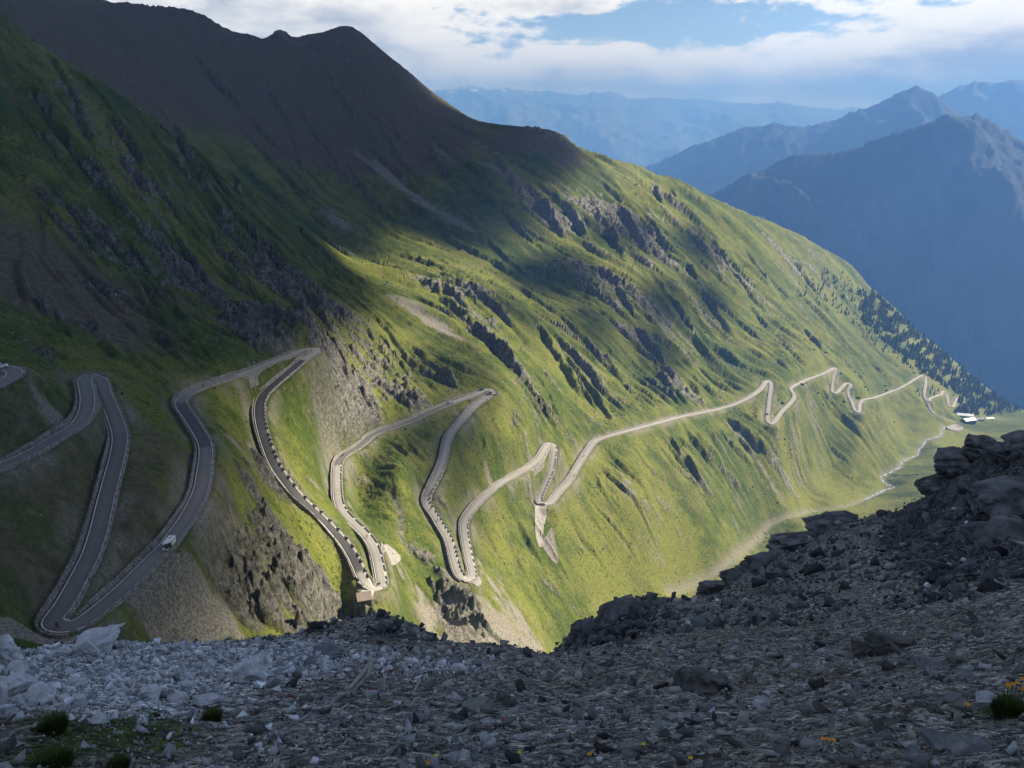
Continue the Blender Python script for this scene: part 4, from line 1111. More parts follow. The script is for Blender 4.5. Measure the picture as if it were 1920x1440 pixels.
# stones and low shrubs dotted over the far slope
tv = np.where((np.minimum(tD[0], tD[1]) > 4.5) & (_r < 1500))[0]
tE = (th / _r).reshape(NA, NR); tvis = (tE >= np.maximum.accumulate(tE, 1) - 0.003).ravel()
tv = tv[tvis[tv]]
w = (0.05 + t_scree[tv] * 1.0 + t_rock[tv] * .5) * (0.15 + np.clip(fbm(tx[tv] / 40, ty[tv] / 40, 3, 501) + .1, 0, 1)); w /= w.sum()
i = rng.choice(tv, 5200, p=w); n = len(i)
s = np.minimum(0.15 * (1 - rng.random(n)) ** (-1 / 2.1), 0.75) * np.clip(_r[i] / 420, .6, 2.2)
scatter('scattered_stones', np.stack([tx[i], ty[i], th[i]], 1), s, blocks[8:], lum(n, .16, .42) * np.array([1, .96, .9]), M_STONE, 'pale stones dotted over the grassy mountain side')
w = (1 - t_scree[tv]) * (1 - .5 * t_rock[tv]) * (1 - np.clip(t_brown[tv], 0, 1)) * np.clip(fbm(tx[tv] / 60, ty[tv] / 60, 3, 511) * 1.4 + .15, 0.0, 1) ** 1.5 * sstep(260, 420, _r[tv]); w /= w.sum()
i = rng.choice(tv, 5200, p=w); n = len(i)
s = np.minimum(0.40 * (1 - rng.random(n)) ** (-1 / 2.6), 2.0) * np.clip(_r[i] / 700, .5, 1.5)
M_SHRUB = mat_stone('low_shrub', 1.5, 0.3)
scatter('low_shrubs', np.stack([tx[i], ty[i], th[i]], 1), s, [hull_shape(60 + k, 8, .6) for k in range(6)], lum(n, .018, .05) * np.array([.8, 1.0, .35]), M_SHRUB, 'dark low shrubs dotted over the grassy mountain side', sink=.15)

# ------------------------------------------------------------------ walls along the road
def mat_masonry(name, a, b, sc_=1.0):
    t = NT(name); co = t.n('TexCoord').outputs['Object']
    v = t.n('TexVoronoi', feature='DISTANCE_TO_EDGE'); v.inputs['Scale'].default_value = 1.6 * sc_; t.l(co, v.inputs['Vector'])
    vc = t.n('TexVoronoi'); vc.inputs['Scale'].default_value = 1.6 * sc_; t.l(co, vc.inputs['Vector'])
    sx = t.n('SeparateColor'); t.l(vc.outputs['Color'], sx.inputs[0])
    n = t.noise(co, 0.25, 5.0, 0.6)
    c = t.mix(sx.outputs[0], a, b)
    c = t.mix(t.math('MULTIPLY', t.ss(0.45, 0.7, n), 0.5), c, (0.07, 0.07, 0.05, 1))
    c = t.mix(t.ss(0.10, 0.02, v.outputs['Distance']), c, (0.06, 0.055, 0.05, 1))
    return t.finish(c, 0.92, t.bump(t.ss(0.0, 0.15, v.outputs['Distance']), 0.7, 0.08), 0.2)
M_MASON = mat_masonry('dry_stone', (0.15, 0.135, 0.115, 1), (0.36, 0.33, 0.285, 1))
M_PARA = mat_masonry('parapet_stone', (0.28, 0.26, 0.235, 1), (0.44, 0.42, 0.38, 1), 0.8)
M_CONC = plain('concrete', (0.42, 0.40, 0.36), 0.85, 0.2, 0.6)
LEG_NAMES = {}
def leg_word(ri, a, b):
    u, v = roads[ri][1][(a + b) // 2]; return u, v
leg_list = [(r, a, b) for r, a, b, k in legs if b - a > 6]
ORD = ['topmost', 'second', 'third', 'fourth', 'fifth', 'sixth', 'seventh', 'eighth', 'ninth', 'tenth', 'eleventh', 'twelfth', 'thirteenth', 'fourteenth', 'fifteenth', 'sixteenth', 'seventeenth', 'eighteenth', 'nineteenth', 'twentieth', 'twenty-first', 'twenty-second', 'twenty-third', 'twenty-fourth', 'twenty-fifth', 'twenty-sixth', 'twenty-seventh', 'twenty-eighth']
blk = MB().box((0, 0, 0.03), (3.55, 0.38, 0.74)); blk.box((0, 0, 0.45), (3.60, 0.46, 0.10))
blk_me = None
for li, (ri, a, b) in enumerate(leg_list):
    P, quv, T, Rr, up = roads[ri]
    mid = P[(a + b) // 2]; dist = np.linalg.norm(P[a:b + 1], axis=1).min()
    sl = slice(a, b + 1)
    # downhill retaining wall: a stone face under the outer road edge, with battered profile
    side = -up[sl]
    off = P[sl, :2] + Rr[sl] * (side * (HALF + 0.22))[:, None]
    out = P[sl, :2] + Rr[sl] * (side * (HALF + 3.2))[:, None]
    drop = np.clip(smooth1(P[sl, 2] - ground_z(out[:, 0], out[:, 1]), 4.0) if b - a > 8 else P[sl, 2] - ground_z(out[:, 0], out[:, 1]), 0.6, 6.0) + 1.0
    prof = [(-0.32, 0.02), (0.34, 0.02), (0.52, -0.5), (0.9, -1.0)]
    V = []
    for k, (o_, z_) in enumerate(prof):
        zz = P[sl, 2] + (z_ if k < 2 else -drop * (0.5 if k == 2 else 1.0))
        oo = o_ if k < 2 else 0.34 + (0.12 if k == 2 else 0.26) * drop * .6
        V.append(np.c_[off + Rr[sl] * (side * oo)[:, None], zz])
    V = np.stack(V, 1).reshape(-1, 3)
    f = grid_faces(b - a + 1, 4); brk = np.repeat(up[a:b] == up[a + 1:b + 1], 3)
    w = mesh_np('retaining_wall', V, f[brk], M_MASON)
    o_ord = ORD[min(li, len(ORD) - 1)]
    tag(w, f'grey stone retaining wall with a parapet below the {o_ord} leg of the road, counted from the pass' if li else 'grey stone retaining wall below the topmost bend at the picture edge', 'wall', 'walls below the road')
    # parapet of separate blocks
    P3 = P[sl]; seg = np.r_[0, np.cumsum(np.linalg.norm(np.diff(P3[:, :2], axis=0), axis=1))]
    pitch = 3.75
    n = int(seg[-1] / pitch)
    far_mb = MB()
    for k in range(n):
        s = (k + 0.5) * pitch
        i = int(np.searchsorted(seg, s)); i = min(max(i, 1), len(seg) - 1)
        if up[a + i] != up[a + i - 1]: continue
        c = off[i]; d = T[a + i]
        if k and np.linalg.norm(c - last) < 2.6: continue
        last = c
        if dist < 640:
            if blk_me is None:
                bo = blk.build('parapet_block', M_PARA, w); blk_me = bo.data
            else:
                bo = bpy.data.objects.new('parapet_block', blk_me); C.objects.link(bo); bo.parent = w
            bo.location = (c[0], c[1], P3[i, 2]); bo.rotation_euler = (0, 0, math.atan2(d[1], d[0]))
        else:
            far_mb.box((c[0], c[1], P3[i, 2] + 0.1), (3.3, .4, .8), math.atan2(d[1], d[0]))
    if far_mb.v: tag(far_mb.build('parapet_blocks', M_PARA, w), kind='stuff')
    # uphill cut wall
    if dist < 760:
        inn = P[sl, :2] + Rr[sl] * (up[sl] * (HALF + 0.35))[:, None]
        hn = np.clip(1.25 + 1.1 * fbm(seg / 26, seg * 0 + li, 3, 601), 0.5, 2.6) * sstep(0, 12, seg) * sstep(seg[-1], seg[-1] - 12, seg) + 0.05
        V = []
        for oo, kk in ((0, -0.6), (0, 0.0), (0.22, 1.0), (0.75, 1.0), (0.75, -0.6)):
            V.append(np.c_[inn + Rr[sl] * (up[sl] * oo)[:, None], P[sl, 2] + (hn if kk == 1.0 else kk)])
        V = np.stack(V, 1).reshape(-1, 3); f = grid_faces(b - a + 1, 5); brk = np.repeat(up[a:b] == up[a + 1:b + 1], 4)
        w2 = mesh_np('cut_wall', V, f[brk], M_MASON)
        tag(w2, f'low stone wall against the bank above the {o_ord} leg of the road, counted from the pass', 'wall', 'walls above the road')
#('legs', len(leg_list), [tuple(roads[r][1][(a + b) // 2].round()) for r, a, b in leg_list])

# ------------------------------------------------------------------ gravel tracks and lay-bys
M_GRAVEL = plain('pale_gravel', (0.24, 0.22, 0.19), 0.95, 0.25, 0.5)
M_TARMAC = plain('lay_by_tarmac', (0.20, 0.19, 0.18), 0.9, 0.2, 0.4)
def road_pos(u, v):
    """nearest point of the road to a picture point: position, direction"""
    best = None
    for P, quv, T, Rr, up in roads:
        d = np.hypot(quv[:, 0] - u, quv[:, 1] - v); i = int(np.argmin(d))
        if best is None or d[i] < best[0]: best = (d[i], P[i], T[i], Rr[i], up[i])
    return best[1:]
def draped(name, px, mat, label, lift=0.25, n=26):
    """flat ground patch with the outline px, levelled at its upper edge"""
    q = catmull(list(px) + [px[0]], 5)[:-1]
    c = np.mean(q, 0); P = hit(q[:, 0], q[:, 1]); Pc = at(*c)
    V = [Pc]; F = []
    rings = 5
    for k in range(1, rings + 1):
        for p in P: V.append(Pc + (p - Pc) * k / rings)
    m = len(P)
    F += [(0, 1 + j, 1 + (j + 1) % m) for j in range(m)]
    for k in range(rings - 1):
        F += [(1 + k * m + j, 1 + (k + 1) * m + j, 1 + (k + 1) * m + (j + 1) % m, 1 + k * m + (j + 1) % m) for j in range(m)]
    V = np.array(V); V[:, 2] = np.maximum(V[:, 2], [surf_z(p[0], p[1]) for p in V]) + lift
    o = mesh_np(name, V, F, mat); tag(o, kind='structure', label=label); return o
draped('lay_by', [(716, 1022), (728, 1024), (745, 1037), (752, 1048), (745, 1058), (728, 1062), (717, 1060), (716, 1040)], M_GRAVEL, 'pale gravel lay-by beside the road above the stone hut')
draped('lay_by', [(872, 1091), (890, 1088), (897, 1090), (903, 1104), (896, 1108), (884, 1098)], M_GRAVEL, 'small gravel apron below a hairpin')
draped('gravel_track', [(1003, 948), (1024, 952), (1024, 970), (1020, 990), (1018, 1010), (1021, 1024), (1010, 1026), (1004, 1000), (1003, 975)], M_GRAVEL, 'pale gravel track dropping from a hairpin', 0.3)
draped('gravel_cutting', [(1014, 1022), (1024, 1006), (1034, 990), (1040, 1012), (1047, 1052), (1040, 1058), (1028, 1044)], plain('cut_earth', (0.15, 0.135, 0.115), 0.95, 0.4, 0.6, 0.2, 0.0, 0.5), 'bare grey cutting below the gravel track', 0.3)
draped('lay_by', [(534, 704), (541, 709), (540, 714), (528, 722), (515, 731), (519, 722)], M_TARMAC, 'tarmac passing place beside the dark road leg')
draped('lay_by', [(492, 770), (503, 779), (497, 788), (493, 790)], M_TARMAC, 'small tarmac passing place on the dark bend')
# ------------------------------------------------------------------ stream
def mat_water():
    t = NT('stream_water'); co = t.n('TexCoord').outputs['Object']
    n = t.noise(co, 0.35, 6.0, 0.7)
    c = t.mix(t.ss(0.42, 0.60, n), (0.10, 0.12, 0.12, 1), (0.48, 0.51, 0.53, 1))
    return t.finish(c, 0.25, t.bump(n, 0.6, 0.3), 0.5)
stream_P = stream_P[:int(np.argmin(np.abs(_sq[:, 0] - 1622) + np.abs(_sq[:, 1] - 932)))]
Tn, Rn = ribbon_frame(stream_P)
sw_ = 0.8 + 0.8 * (fbm(np.arange(len(stream_P)) / 14, np.zeros(len(stream_P)), 3, 7) + .6).clip(0, 1.5)
jog = fbm(np.arange(len(stream_P)) / 9, np.ones(len(stream_P)), 3, 17) * 3.0
cl = stream_P[:, :2] + Rn * jog[:, None]
sz_ = np.array([surf_z(p[0], p[1]) for p in cl]) + 0.35
sz_ = smooth1(sz_, 2.0)
V = np.stack([np.c_[cl + Rn * sw_[:, None], sz_], np.c_[cl, sz_ + .1], np.c_[cl - Rn * sw_[:, None], sz_]], 1).reshape(-1, 3)
tag(mesh_np('stream', V, grid_faces(len(stream_P), 3), mat_water()), kind='structure', label='thin white mountain stream along the valley floor')

# ------------------------------------------------------------------ buttressed hairpin, hut, sign, buildings
M_WHITE = plain('white_paint', (0.72, 0.71, 0.68), 0.55, 0.06, 1.0)
M_BLACK = plain('black_rubber', (0.02, 0.02, 0.02), 0.8, 0.1)
M_GLASS = plain('dark_glass', (0.02, 0.025, 0.03), 0.08, 0.05, 1.0, 0.6)
M_STEEL = plain('grey_steel', (0.30, 0.30, 0.30), 0.45, 0.1, 2.0, 0.5, 0.6)
M_DARK = plain('dark_metal', (0.05, 0.05, 0.055), 0.5, 0.1, 2.0, 0.4)
M_ROOFW = plain('pale_sheet_roof', (0.78, 0.78, 0.77), 0.4, 0.08, 0.4, 0.4)
M_ROOFB = plain('weathered_roof', (0.22, 0.18, 0.15), 0.8, 0.2, 0.6)
M_WOODW = plain('weathered_wood', (0.30, 0.27, 0.23), 0.9, 0.3, 8.0, 0.2, 0.0, 0.01)
M_LIGHTR = plain('red_lens', (0.45, 0.02, 0.02), 0.3, 0.05)
M_LAMP = plain('clear_lens', (0.7, 0.7, 0.65), 0.2, 0.05)
M_RENDER = plain('plaster', (0.55, 0.52, 0.46), 0.9, 0.12, 0.3)
def on_road(u, v, off=0.0):
    p, t, r, up = road_pos(u, v)
    q = p[:2] + r * off
    return np.array([q[0], q[1], p[2] + 0.06]), math.atan2(t[1], t[0]), t, r, up

# concrete ribs that carry the outer edge of the fourth hairpin
c0 = at(932, 738); p0, t0, r0, up0 = road_pos(927, 735)
zt = p0[2]
but = empty('hairpin_buttress', (p0[0], p0[1], zt))
tag(but, 'concrete buttress of pale slanting ribs holding up the outer edge of a hairpin', 'buttress')
ctr = np.array([p0[0], p0[1]])
toward = -ctr / np.linalg.norm(ctr)
rgt = np.array([-toward[1], toward[0]])       # towards the right of the picture
if rgt[0] < 0: rgt = -rgt
core = MB(); arc = []
for k in range(13):
    f_ = k / 12.0; an = -0.35 * PI + f_ * 1.0 * PI
    arc.append((toward * math.cos(an - 0.12 * PI) + rgt * math.sin(an - 0.12 * PI)) * 5.2)
vs = [(p[0], p[1], -0.1) for p in arc] + [(p[0] * 1.22, p[1] * 1.22, -9.0) for p in arc]
core.add(vs, [(k, k + 1, k + 14, k + 13) for k in range(12)])
core.add([(p[0], p[1], -0.1) for p in arc], [tuple(range(13))])
core.build('wall_face', plain('shaded_concrete', (0.13, 0.125, 0.12), 0.9, 0.2, 0.6), but)  # darker copy of the concrete: shade behind the ribs put into its colour
for k in range(1, 12):
    p = arc[k]; d = p / np.linalg.norm(p); s_ = np.array([-d[1], d[0]])
    m = MB()
    pr = [(0.0, 0.15), (0.55, 0.05), (0.95, -2.6), (0.75, -3.0), (1.25, -5.8), (1.05, -6.1), (1.7, -9.3), (0.7, -9.3)]
    a_ = [(p[0] + d[0] * q[0] + s_[0] * .24, p[1] + d[1] * q[0] + s_[1] * .24, q[1]) for q in pr]
    b_ = [(p[0] + d[0] * q[0] - s_[0] * .24, p[1] + d[1] * q[0] - s_[1] * .24, q[1]) for q in pr]
    n_ = len(pr)
    m.add(a_ + b_, [tuple(range(n_)), tuple(range(2 * n_ - 1, n_ - 1, -1))] + [(i, i + n_, (i + 1) % n_ + n_, (i + 1) % n_) for i in range(n_)])
    m.build('rib', M_CONC, but)
m = MB(); par = []
for k, p in enumerate(arc): par.append((p[0] * 1.06, p[1] * 1.06, 0.55))
m.tube(par, 0.28, 6); m.build('parapet_rail', M_PARA, but)

# stone hut under the hairpin
hp = at(684, 1136)
hz = surf_z(hp[0], hp[1])
vd = -np.array([hp[0], hp[1]]) / np.hypot(hp[0], hp[1])
hut = empty('stone_hut', (hp[0], hp[1], hz - 0.8), math.atan2(vd[0], -vd[1]) * -1 + 0.5)
tag(hut, 'small stone hut with a sloping roof below the hairpin', 'hut')
MB().box((0, 0, 1.4), (5.2, 4.0, 3.4)).build('wall', M_MASON, hut)
MB().prism([(-2.7, 2.9), (2.5, 3.8), (2.5, 4.0), (-2.7, 3.1)], -3.0, 3.0).build('roof', M_ROOFB, hut)
MB().box((2.63, -0.6, 1.2), (0.1, 1.1, 2.2)).build('door', M_DARK, hut)
MB().box((2.65, 1.0, 1.4), (0.1, 1.8, 3.2)).build('gable_panel', M_WHITE, hut)
MB().box((-0.9, -2.03, 1.7), (0.9, 0.08, 0.9)).build('window', M_GLASS, hut)
# concrete ramp from the road to the hut roof
rp, rt, rr_, rup = road_pos(692, 1100)
d_ = np.array([hp[0], hp[1]]) - rp[:2]; L_ = np.linalg.norm(d_)
rampn = empty('ramp', (rp[0], rp[1], rp[2]), math.atan2(d_[1], d_[0]))
tag(rampn, 'sloping concrete slab between the hairpin and the hut roof', 'ramp')
MB().prism([(2.6, -0.2), (L_ - 1.5, -max(0.6, rp[2] - hz - 2.6)), (L_ - 1.5, -max(0.6, rp[2] - hz - 2.6) - 1.5), (2.6, -2.5)], -2.4, 2.4, 'XZ').build('slab', M_CONC, rampn)
MB().box((L_ * .5, 2.5, -1.0), (L_ * .5, 0.25, 0.6), 0.0).build('kerb', M_CONC, rampn)

# road sign by the motorhome
sp_, sa_, st_, sr_, su_ = on_road(294, 1043, 0)
sp_ = sp_ + np.r_[sr_ * (-su_) * (HALF + 0.8), 0]
sg = empty('road_sign', (sp_[0], sp_[1], sp_[2] - 0.8), math.atan2(-sp_[0], sp_[1]) + 0.3)
tag(sg, 'dark rectangular road sign on a thin post beside the motorhome', 'sign')
MB().tube([(0, 0, -1.2), (0, 0, 3.9)], 0.06, 8).build('post', M_STEEL, sg)
MB().box((0, -0.1, 3.4), (1.7, 0.06, 1.4)).build('panel', M_DARK, sg)
MB().box((0, -0.06, 3.4), (1.82, 0.03, 1.52)).build('frame', M_STEEL, sg)

# snow poles on the inner wall of two bends
for (u, v, w_) in ((979, 871, 'near the upper bend of the pale middle leg'), (889, 939, 'near the lower bend of the pale middle leg'), (640, 1003, 'beside the dark leg above the hut')):
    p, a_, t_, r_, u_ = on_road(u, v)
    q = p + np.r_[r_ * u_ * (HALF + 0.6), 0]
    po = empty('snow_pole', (q[0], q[1], q[2] - 0.3)); tag(po, f'thin dark snow pole {w_}', 'pole', 'snow poles')
    MB().tube([(0, 0, -0.5), (0, 0, 4.6)], 0.11, 6).build('pole', M_DARK, po)
    MB().tube([(0, 0, 4.2), (0, 0, 4.7)], 0.14, 6).build('cap', M_LIGHTR, po)

# mountain hotel on the valley floor
def house(u, v, L, Wd, H, rz, roof, wallm, label, rise=2.6, storeys=2, nwin=6):
    p = at(u, v); z = surf_z(p[0], p[1])
    e = empty('mountain_hotel' if L > 20 else 'valley_building', (p[0], p[1], z - 1.0), rz)
    tag(e, label, 'building', 'buildings on the valley floor')
    MB().box((0, 0, H / 2), (L, Wd, H)).build('wall', wallm, e)
    MB().prism([(-Wd / 2 - .9, H - .25), (0, H + rise), (Wd / 2 + .9, H - .25), (Wd / 2 + .9, H - .55), (0, H + rise - .4), (-Wd / 2 - .9, H - .55)], -L / 2 - .9, L / 2 + .9).build('roof', roof, e)
    for sx in (-1, 1): MB().add([(sx * L / 2, -Wd / 2, H), (sx * L / 2, Wd / 2, H), (sx * L / 2, 0, H + rise - .4)], [(0, 1, 2)]).build('gable', wallm, e)
    for st in range(storeys):
        for k in range(nwin):
            x = (k + .5) / nwin * L - L / 2; zz = 2.2 + st * (H - 1.5) / storeys
            wv = MB().box((x, -Wd / 2 - .03, zz), (1.1, .1, 1.4)).build('window', M_GLASS, e)
            MB().box((x, -Wd / 2 - .09, zz - .82), (1.4, .2, .12)).build('sill', M_CONC, wv)
    MB().box((L / 2 + .04, 0, 1.6), (.1, 1.3, 2.4)).build('door', M_DARK, e)
    MB().box((L * .22, Wd * .12, H + rise + .2), (.9, .9, 2.0)).build('chimney', wallm, e)
    return e
vr = math.atan2(AXV[1], AXV[0])
house(1808, 783, 27, 11, 7, -0.28, M_ROOFW, M_RENDER, 'long hotel building with a pale sheet roof, upper of the pair in the valley', 2.4, 2, 8)
house(1815, 793, 24, 12, 8, 0.30, M_ROOFW, plain('dark_timber', (0.12, 0.09, 0.07), 0.8), 'dark-walled building with a bright pale roof, lower of the pair in the valley', 3.0, 2, 6)
house(1836, 788, 14, 9, 5, 0.1, plain('slate_roof', (0.16, 0.17, 0.19), 0.6), M_RENDER, 'low grey-roofed building between the hotel and the far sheds', 2.0, 1, 4)
house(1855, 786, 16, 7, 3.6, 0.15, M_ROOFW, M_RENDER, 'low pale-roofed shed farthest along the valley', 1.2, 1, 4)
house(1797, 801, 6, 5, 3.4, 0.25, M_ROOFB, M_RENDER, 'tiny hut beside the car park below the hotel', 1.2, 1, 1)
draped('car_park', [(1776, 800), (1792, 797), (1806, 802), (1801, 808), (1788, 808), (1776, 804)], M_TARMAC, 'flat tarmac car park below the hotel', 1.0)

# ------------------------------------------------------------------ vehicles and people
def add_wheel(root, x, y, r, w):
    wh = MB().tube([(x, y - w / 2, r), (x, y + w / 2, r)], r, 14).build('wheel', M_BLACK, root)
    MB().tube([(x, y - w / 2 - .01, r), (x, y + w / 2 + .01, r)], r * .58, 10).build('rim', M_STEEL, wh)
def make_car(paint, hatch=True):
    e = empty('parked_car', (0, 0, 0))
    low = [(-2.1, .35), (-2.12, .75), (-2.0, .95), (-1.0, 1.0), (1.1, .98), (1.9, .85), (2.1, .62), (2.08, .32)]
    b = MB().prism(low, -.86, .86, 'XZ').build('body', paint, e)
    cab = [(-1.95, .96), (-1.55, 1.42), (-.6, 1.50), (.35, 1.44), (1.15, .97)]
    m = MB(); n = len(cab)
    vs = [(x, -.80 + (z - .96) * .28, z) for x, z in cab] + [(x, .80 - (z - .96) * .28, z) for x, z in cab]
    m.add(vs, [tuple(range(n)), tuple(range(2 * n - 1, n - 1, -1))] + [(i, i + n, (i + 1) % n + n, (i + 1) % n) for i in range(n)])
    m.build('cabin', paint, e)
    MB().add([(1.17, -.66, 1.0), (1.17, .66, 1.0), (.40, .56, 1.44), (.40, -.56, 1.44)], [(0, 1, 2, 3)]).build('windscreen', M_GLASS, e)
    MB().add([(-1.97, -.66, 1.0), (-1.97, .66, 1.0), (-1.60, .58, 1.42), (-1.60, -.58, 1.42)], [(0, 1, 2, 3)]).build('rear_window', M_GLASS, e)
    for s in (-1, 1):
        MB().add([(-1.5, s * .80, 1.04), (.85, s * .80, 1.04), (.30, s * .69, 1.38), (-1.3, s * .69, 1.38)], [(0, 1, 2, 3)]).build('side_window', M_GLASS, e)
        MB().box((2.05, s * .62, .68), (.12, .32, .16)).build('headlight', M_LAMP, e)
        MB().box((-2.08, s * .64, .78), (.1, .28, .18)).build('tail_light', M_LIGHTR, e)
    for x in (-1.28, 1.32):
        for s in (-1, 1): add_wheel(e, x, s * .78, .32, .2)
    return e
def make_motorhome():
    e = empty('motorhome', (0, 0, 0))
    side = [(-3.4, .55), (-3.4, 2.95), (-3.2, 3.1), (1.9, 3.1), (2.7, 2.95), (2.85, 2.35), (2.1, 2.15), (2.1, .55)]
    MB().prism(side, -1.12, 1.12, 'XZ').build('body', M_WHITE, e)
    cab = [(2.1, .5), (2.1, 2.15), (2.45, 2.1), (2.95, 1.35), (3.5, 1.15), (3.6, .8), (3.55, .45)]
    MB().prism(cab, -.98, .98, 'XZ').build('cab', M_WHITE, e)
    MB().add([(2.50, -.86, 2.06), (2.50, .86, 2.06), (2.98, .9, 1.38), (2.98, -.9, 1.38)], [(0, 1, 2, 3)]).build('windscreen', M_GLASS, e)
    for s in (-1, 1):
        MB().add([(2.2, s * .99, 1.45), (2.8, s * .99, 1.45), (2.45, s * .99, 1.98), (2.2, s * .99, 1.98)], [(0, 1, 2, 3)]).build('cab_window', M_GLASS, e)
        MB().box((-.4, s * 1.13, 2.2), (1.1, .05, .6)).build('side_window', M_GLASS, e)
        MB().box((-2.4, s * 1.13, 2.2), (.8, .05, .5)).build('side_window', M_GLASS, e)
        MB().box((-.6, s * 1.13, 1.05), (5.2, .03, .18)).build('stripe', M_STEEL, e)
        MB().box((3.5, s * .7, .95), (.14, .34, .2)).build('headlight', M_LAMP, e)
        MB().box((-3.41, s * .95, 1.0), (.08, .2, .5)).build('tail_light', M_LIGHTR, e)
        MB().box((2.9, s * 1.12, 1.7), (.12, .2, .35)).build('mirror', M_BLACK, e)
        for x in (-1.9, 2.55): add_wheel(e, x, s * .92, .36, .24)
    MB().box((.9, 1.14, 1.6), (.7, .04, 1.8)).build('door', M_STEEL, e)
    MB().box((-1.2, 0, 3.15), (.9, .7, .12)).build('roof_vent', M_STEEL, e)
    MB().box((-3.42, 0, 2.3), (.06, 1.1, .6)).build('rear_window', M_GLASS, e)
    return e
def skin_person(pts, edges, rad, name, mat):
    me = bpy.data.meshes.new(name); me.from_pydata(pts, edges, []); o = bpy.data.objects.new(name, me); C.objects.link(o)
    sk = o.modifiers.new('skin', 'SKIN'); sub = o.modifiers.new('sub', 'SUBSURF'); sub.levels = 1; sub.render_levels = 1
    for i, r_ in enumerate(rad):
        s = me.skin_vertices[0].data[i]; s.radius = (r_, r_); s.use_root = (i == 0)
    dg = bpy.context.evaluated_depsgraph_get(); m2 = bpy.data.meshes.new_from_object(o.evaluated_get(dg))
    bpy.data.objects.remove(o); m2.materials.append(mat); m2.polygons.foreach_set('use_smooth', np.ones(len(m2.polygons), dtype=bool))
    return m2
M_SUIT = plain('dark_riding_suit', (0.025, 0.025, 0.03), 0.7, 0.15)
M_SKIN = plain('skin', (0.45, 0.28, 0.20), 0.6, 0.05)
# seated rider: pelvis at the origin of the list, hands forward on the bar, feet on the pegs
RP = [(-.25, 0, .92), (-.18, 0, 1.15), (-.05, 0, 1.40), (.03, 0, 1.52), (.07, 0, 1.66),
      (-.05, .20, 1.38), (.18, .26, 1.17), (.42, .26, 1.05), (-.05, -.20, 1.38), (.18, -.26, 1.17), (.42, -.26, 1.05),
      (-.22, .12, .88), (.15, .17, .78), (-.05, .16, .42), (.10, .16, .36), (-.22, -.12, .88), (.15, -.17, .78), (-.05, -.16, .42), (.10, -.16, .36)]
RE = [(0, 1), (1, 2), (2, 3), (3, 4), (2, 5), (5, 6), (6, 7), (2, 8), (8, 9), (9, 10), (0, 11), (11, 12), (12, 13), (13, 14), (0, 15), (15, 16), (16, 17), (17, 18)]
RR = [.15, .15, .16, .07, .10, .085, .06, .045, .085, .06, .045, .11, .085, .06, .05, .11, .085, .06, .05]
rider_me = skin_person(RP, RE, RR, 'person', M_SUIT)
SP_ = [(0, 0, .95), (0, 0, 1.2), (0, 0, 1.42), (0, 0, 1.54), (.02, 0, 1.68), (0, .20, 1.42), (.03, .26, 1.15), (.10, .25, .92), (0, -.20, 1.42), (.03, -.26, 1.15), (.10, -.25, .92),
       (0, .10, .90), (.02, .12, .5), (0, .12, .08), (.14, .13, .04), (0, -.10, .90), (.02, -.12, .5), (0, -.12, .08), (.14, -.13, .04)]
stand_me = skin_person(SP_, RE, RR, 'person', M_SUIT)
def person(me, helmet=True):
    o = bpy.data.objects.new('person', me); C.objects.link(o)
    hx, hz_ = (.09, 1.69) if me is rider_me else (.03, 1.70)
    if helmet: MB().ball((hx, 0, hz_ + .03), .145, 10, 7).build('helmet', M_STEEL, o)
    else: MB().ball((hx - .02, 0, hz_ + .05), .115, 8, 6, (1, .9, .9)).build('hair', M_BLACK, o)
    MB().box((hx + .10, 0, hz_ - .01), (.06, .13, .10)).build('face', M_SKIN, o)
    return o
def make_motorcycle(paint):
    e = empty('motorcycle', (0, 0, 0))
    for x in (-.72, .74):
        w = MB().tube([(x, -.07, .32), (x, .07, .32)], .32, 14).build('wheel', M_BLACK, e)
        MB().tube([(x, -.08, .32), (x, .08, .32)], .16, 10).build('rim', M_STEEL, w)
    MB().prism([(-.75, .80), (-.2, .72), (.1, .62), (.35, .80), (.25, 1.0), (-.05, .98), (-.35, .86), (-.8, .95)], -.16, .16, 'XZ').build('body', paint, e)
    MB().box((-.05, 0, .48), (.55, .32, .36)).build('engine', M_STEEL, e)
    MB().tube([(.74, .1, .32), (.50, .1, 1.0)], .035, 6).build('fork', M_STEEL, e)
    MB().tube([(.42, -.36, 1.06), (.5, 0, 1.02), (.42, .36, 1.06)], .025, 6).build('handlebar', M_DARK, e)
    MB().box((.60, 0, .92), (.16, .2, .2)).build('headlight', M_LAMP, e)
    MB().box((-.78, .28, .72), (.45, .2, .34)).build('pannier', M_DARK, e)
    MB().box((-.78, -.28, .72), (.45, .2, .34)).build('pannier', M_DARK, e)
    MB().box((-.35, 0, .90), (.55, .28, .1)).build('seat', M_BLACK, e)
    return e
def torus(m, c, R_, r_, n=18, k=5):
    vs = []
    for i in range(n):
        a = 2 * PI * i / n
        for j in range(k):
            b = 2 * PI * j / k
            vs.append((c[0] + (R_ + r_ * math.cos(b)) * math.cos(a), c[1] + r_ * math.sin(b), c[2] + (R_ + r_ * math.cos(b)) * math.sin(a)))
    m.add(vs, [(i * k + j, ((i + 1) % n) * k + j, ((i + 1) % n) * k + (j + 1) % k, i * k + (j + 1) % k) for i in range(n) for j in range(k)])
    return m
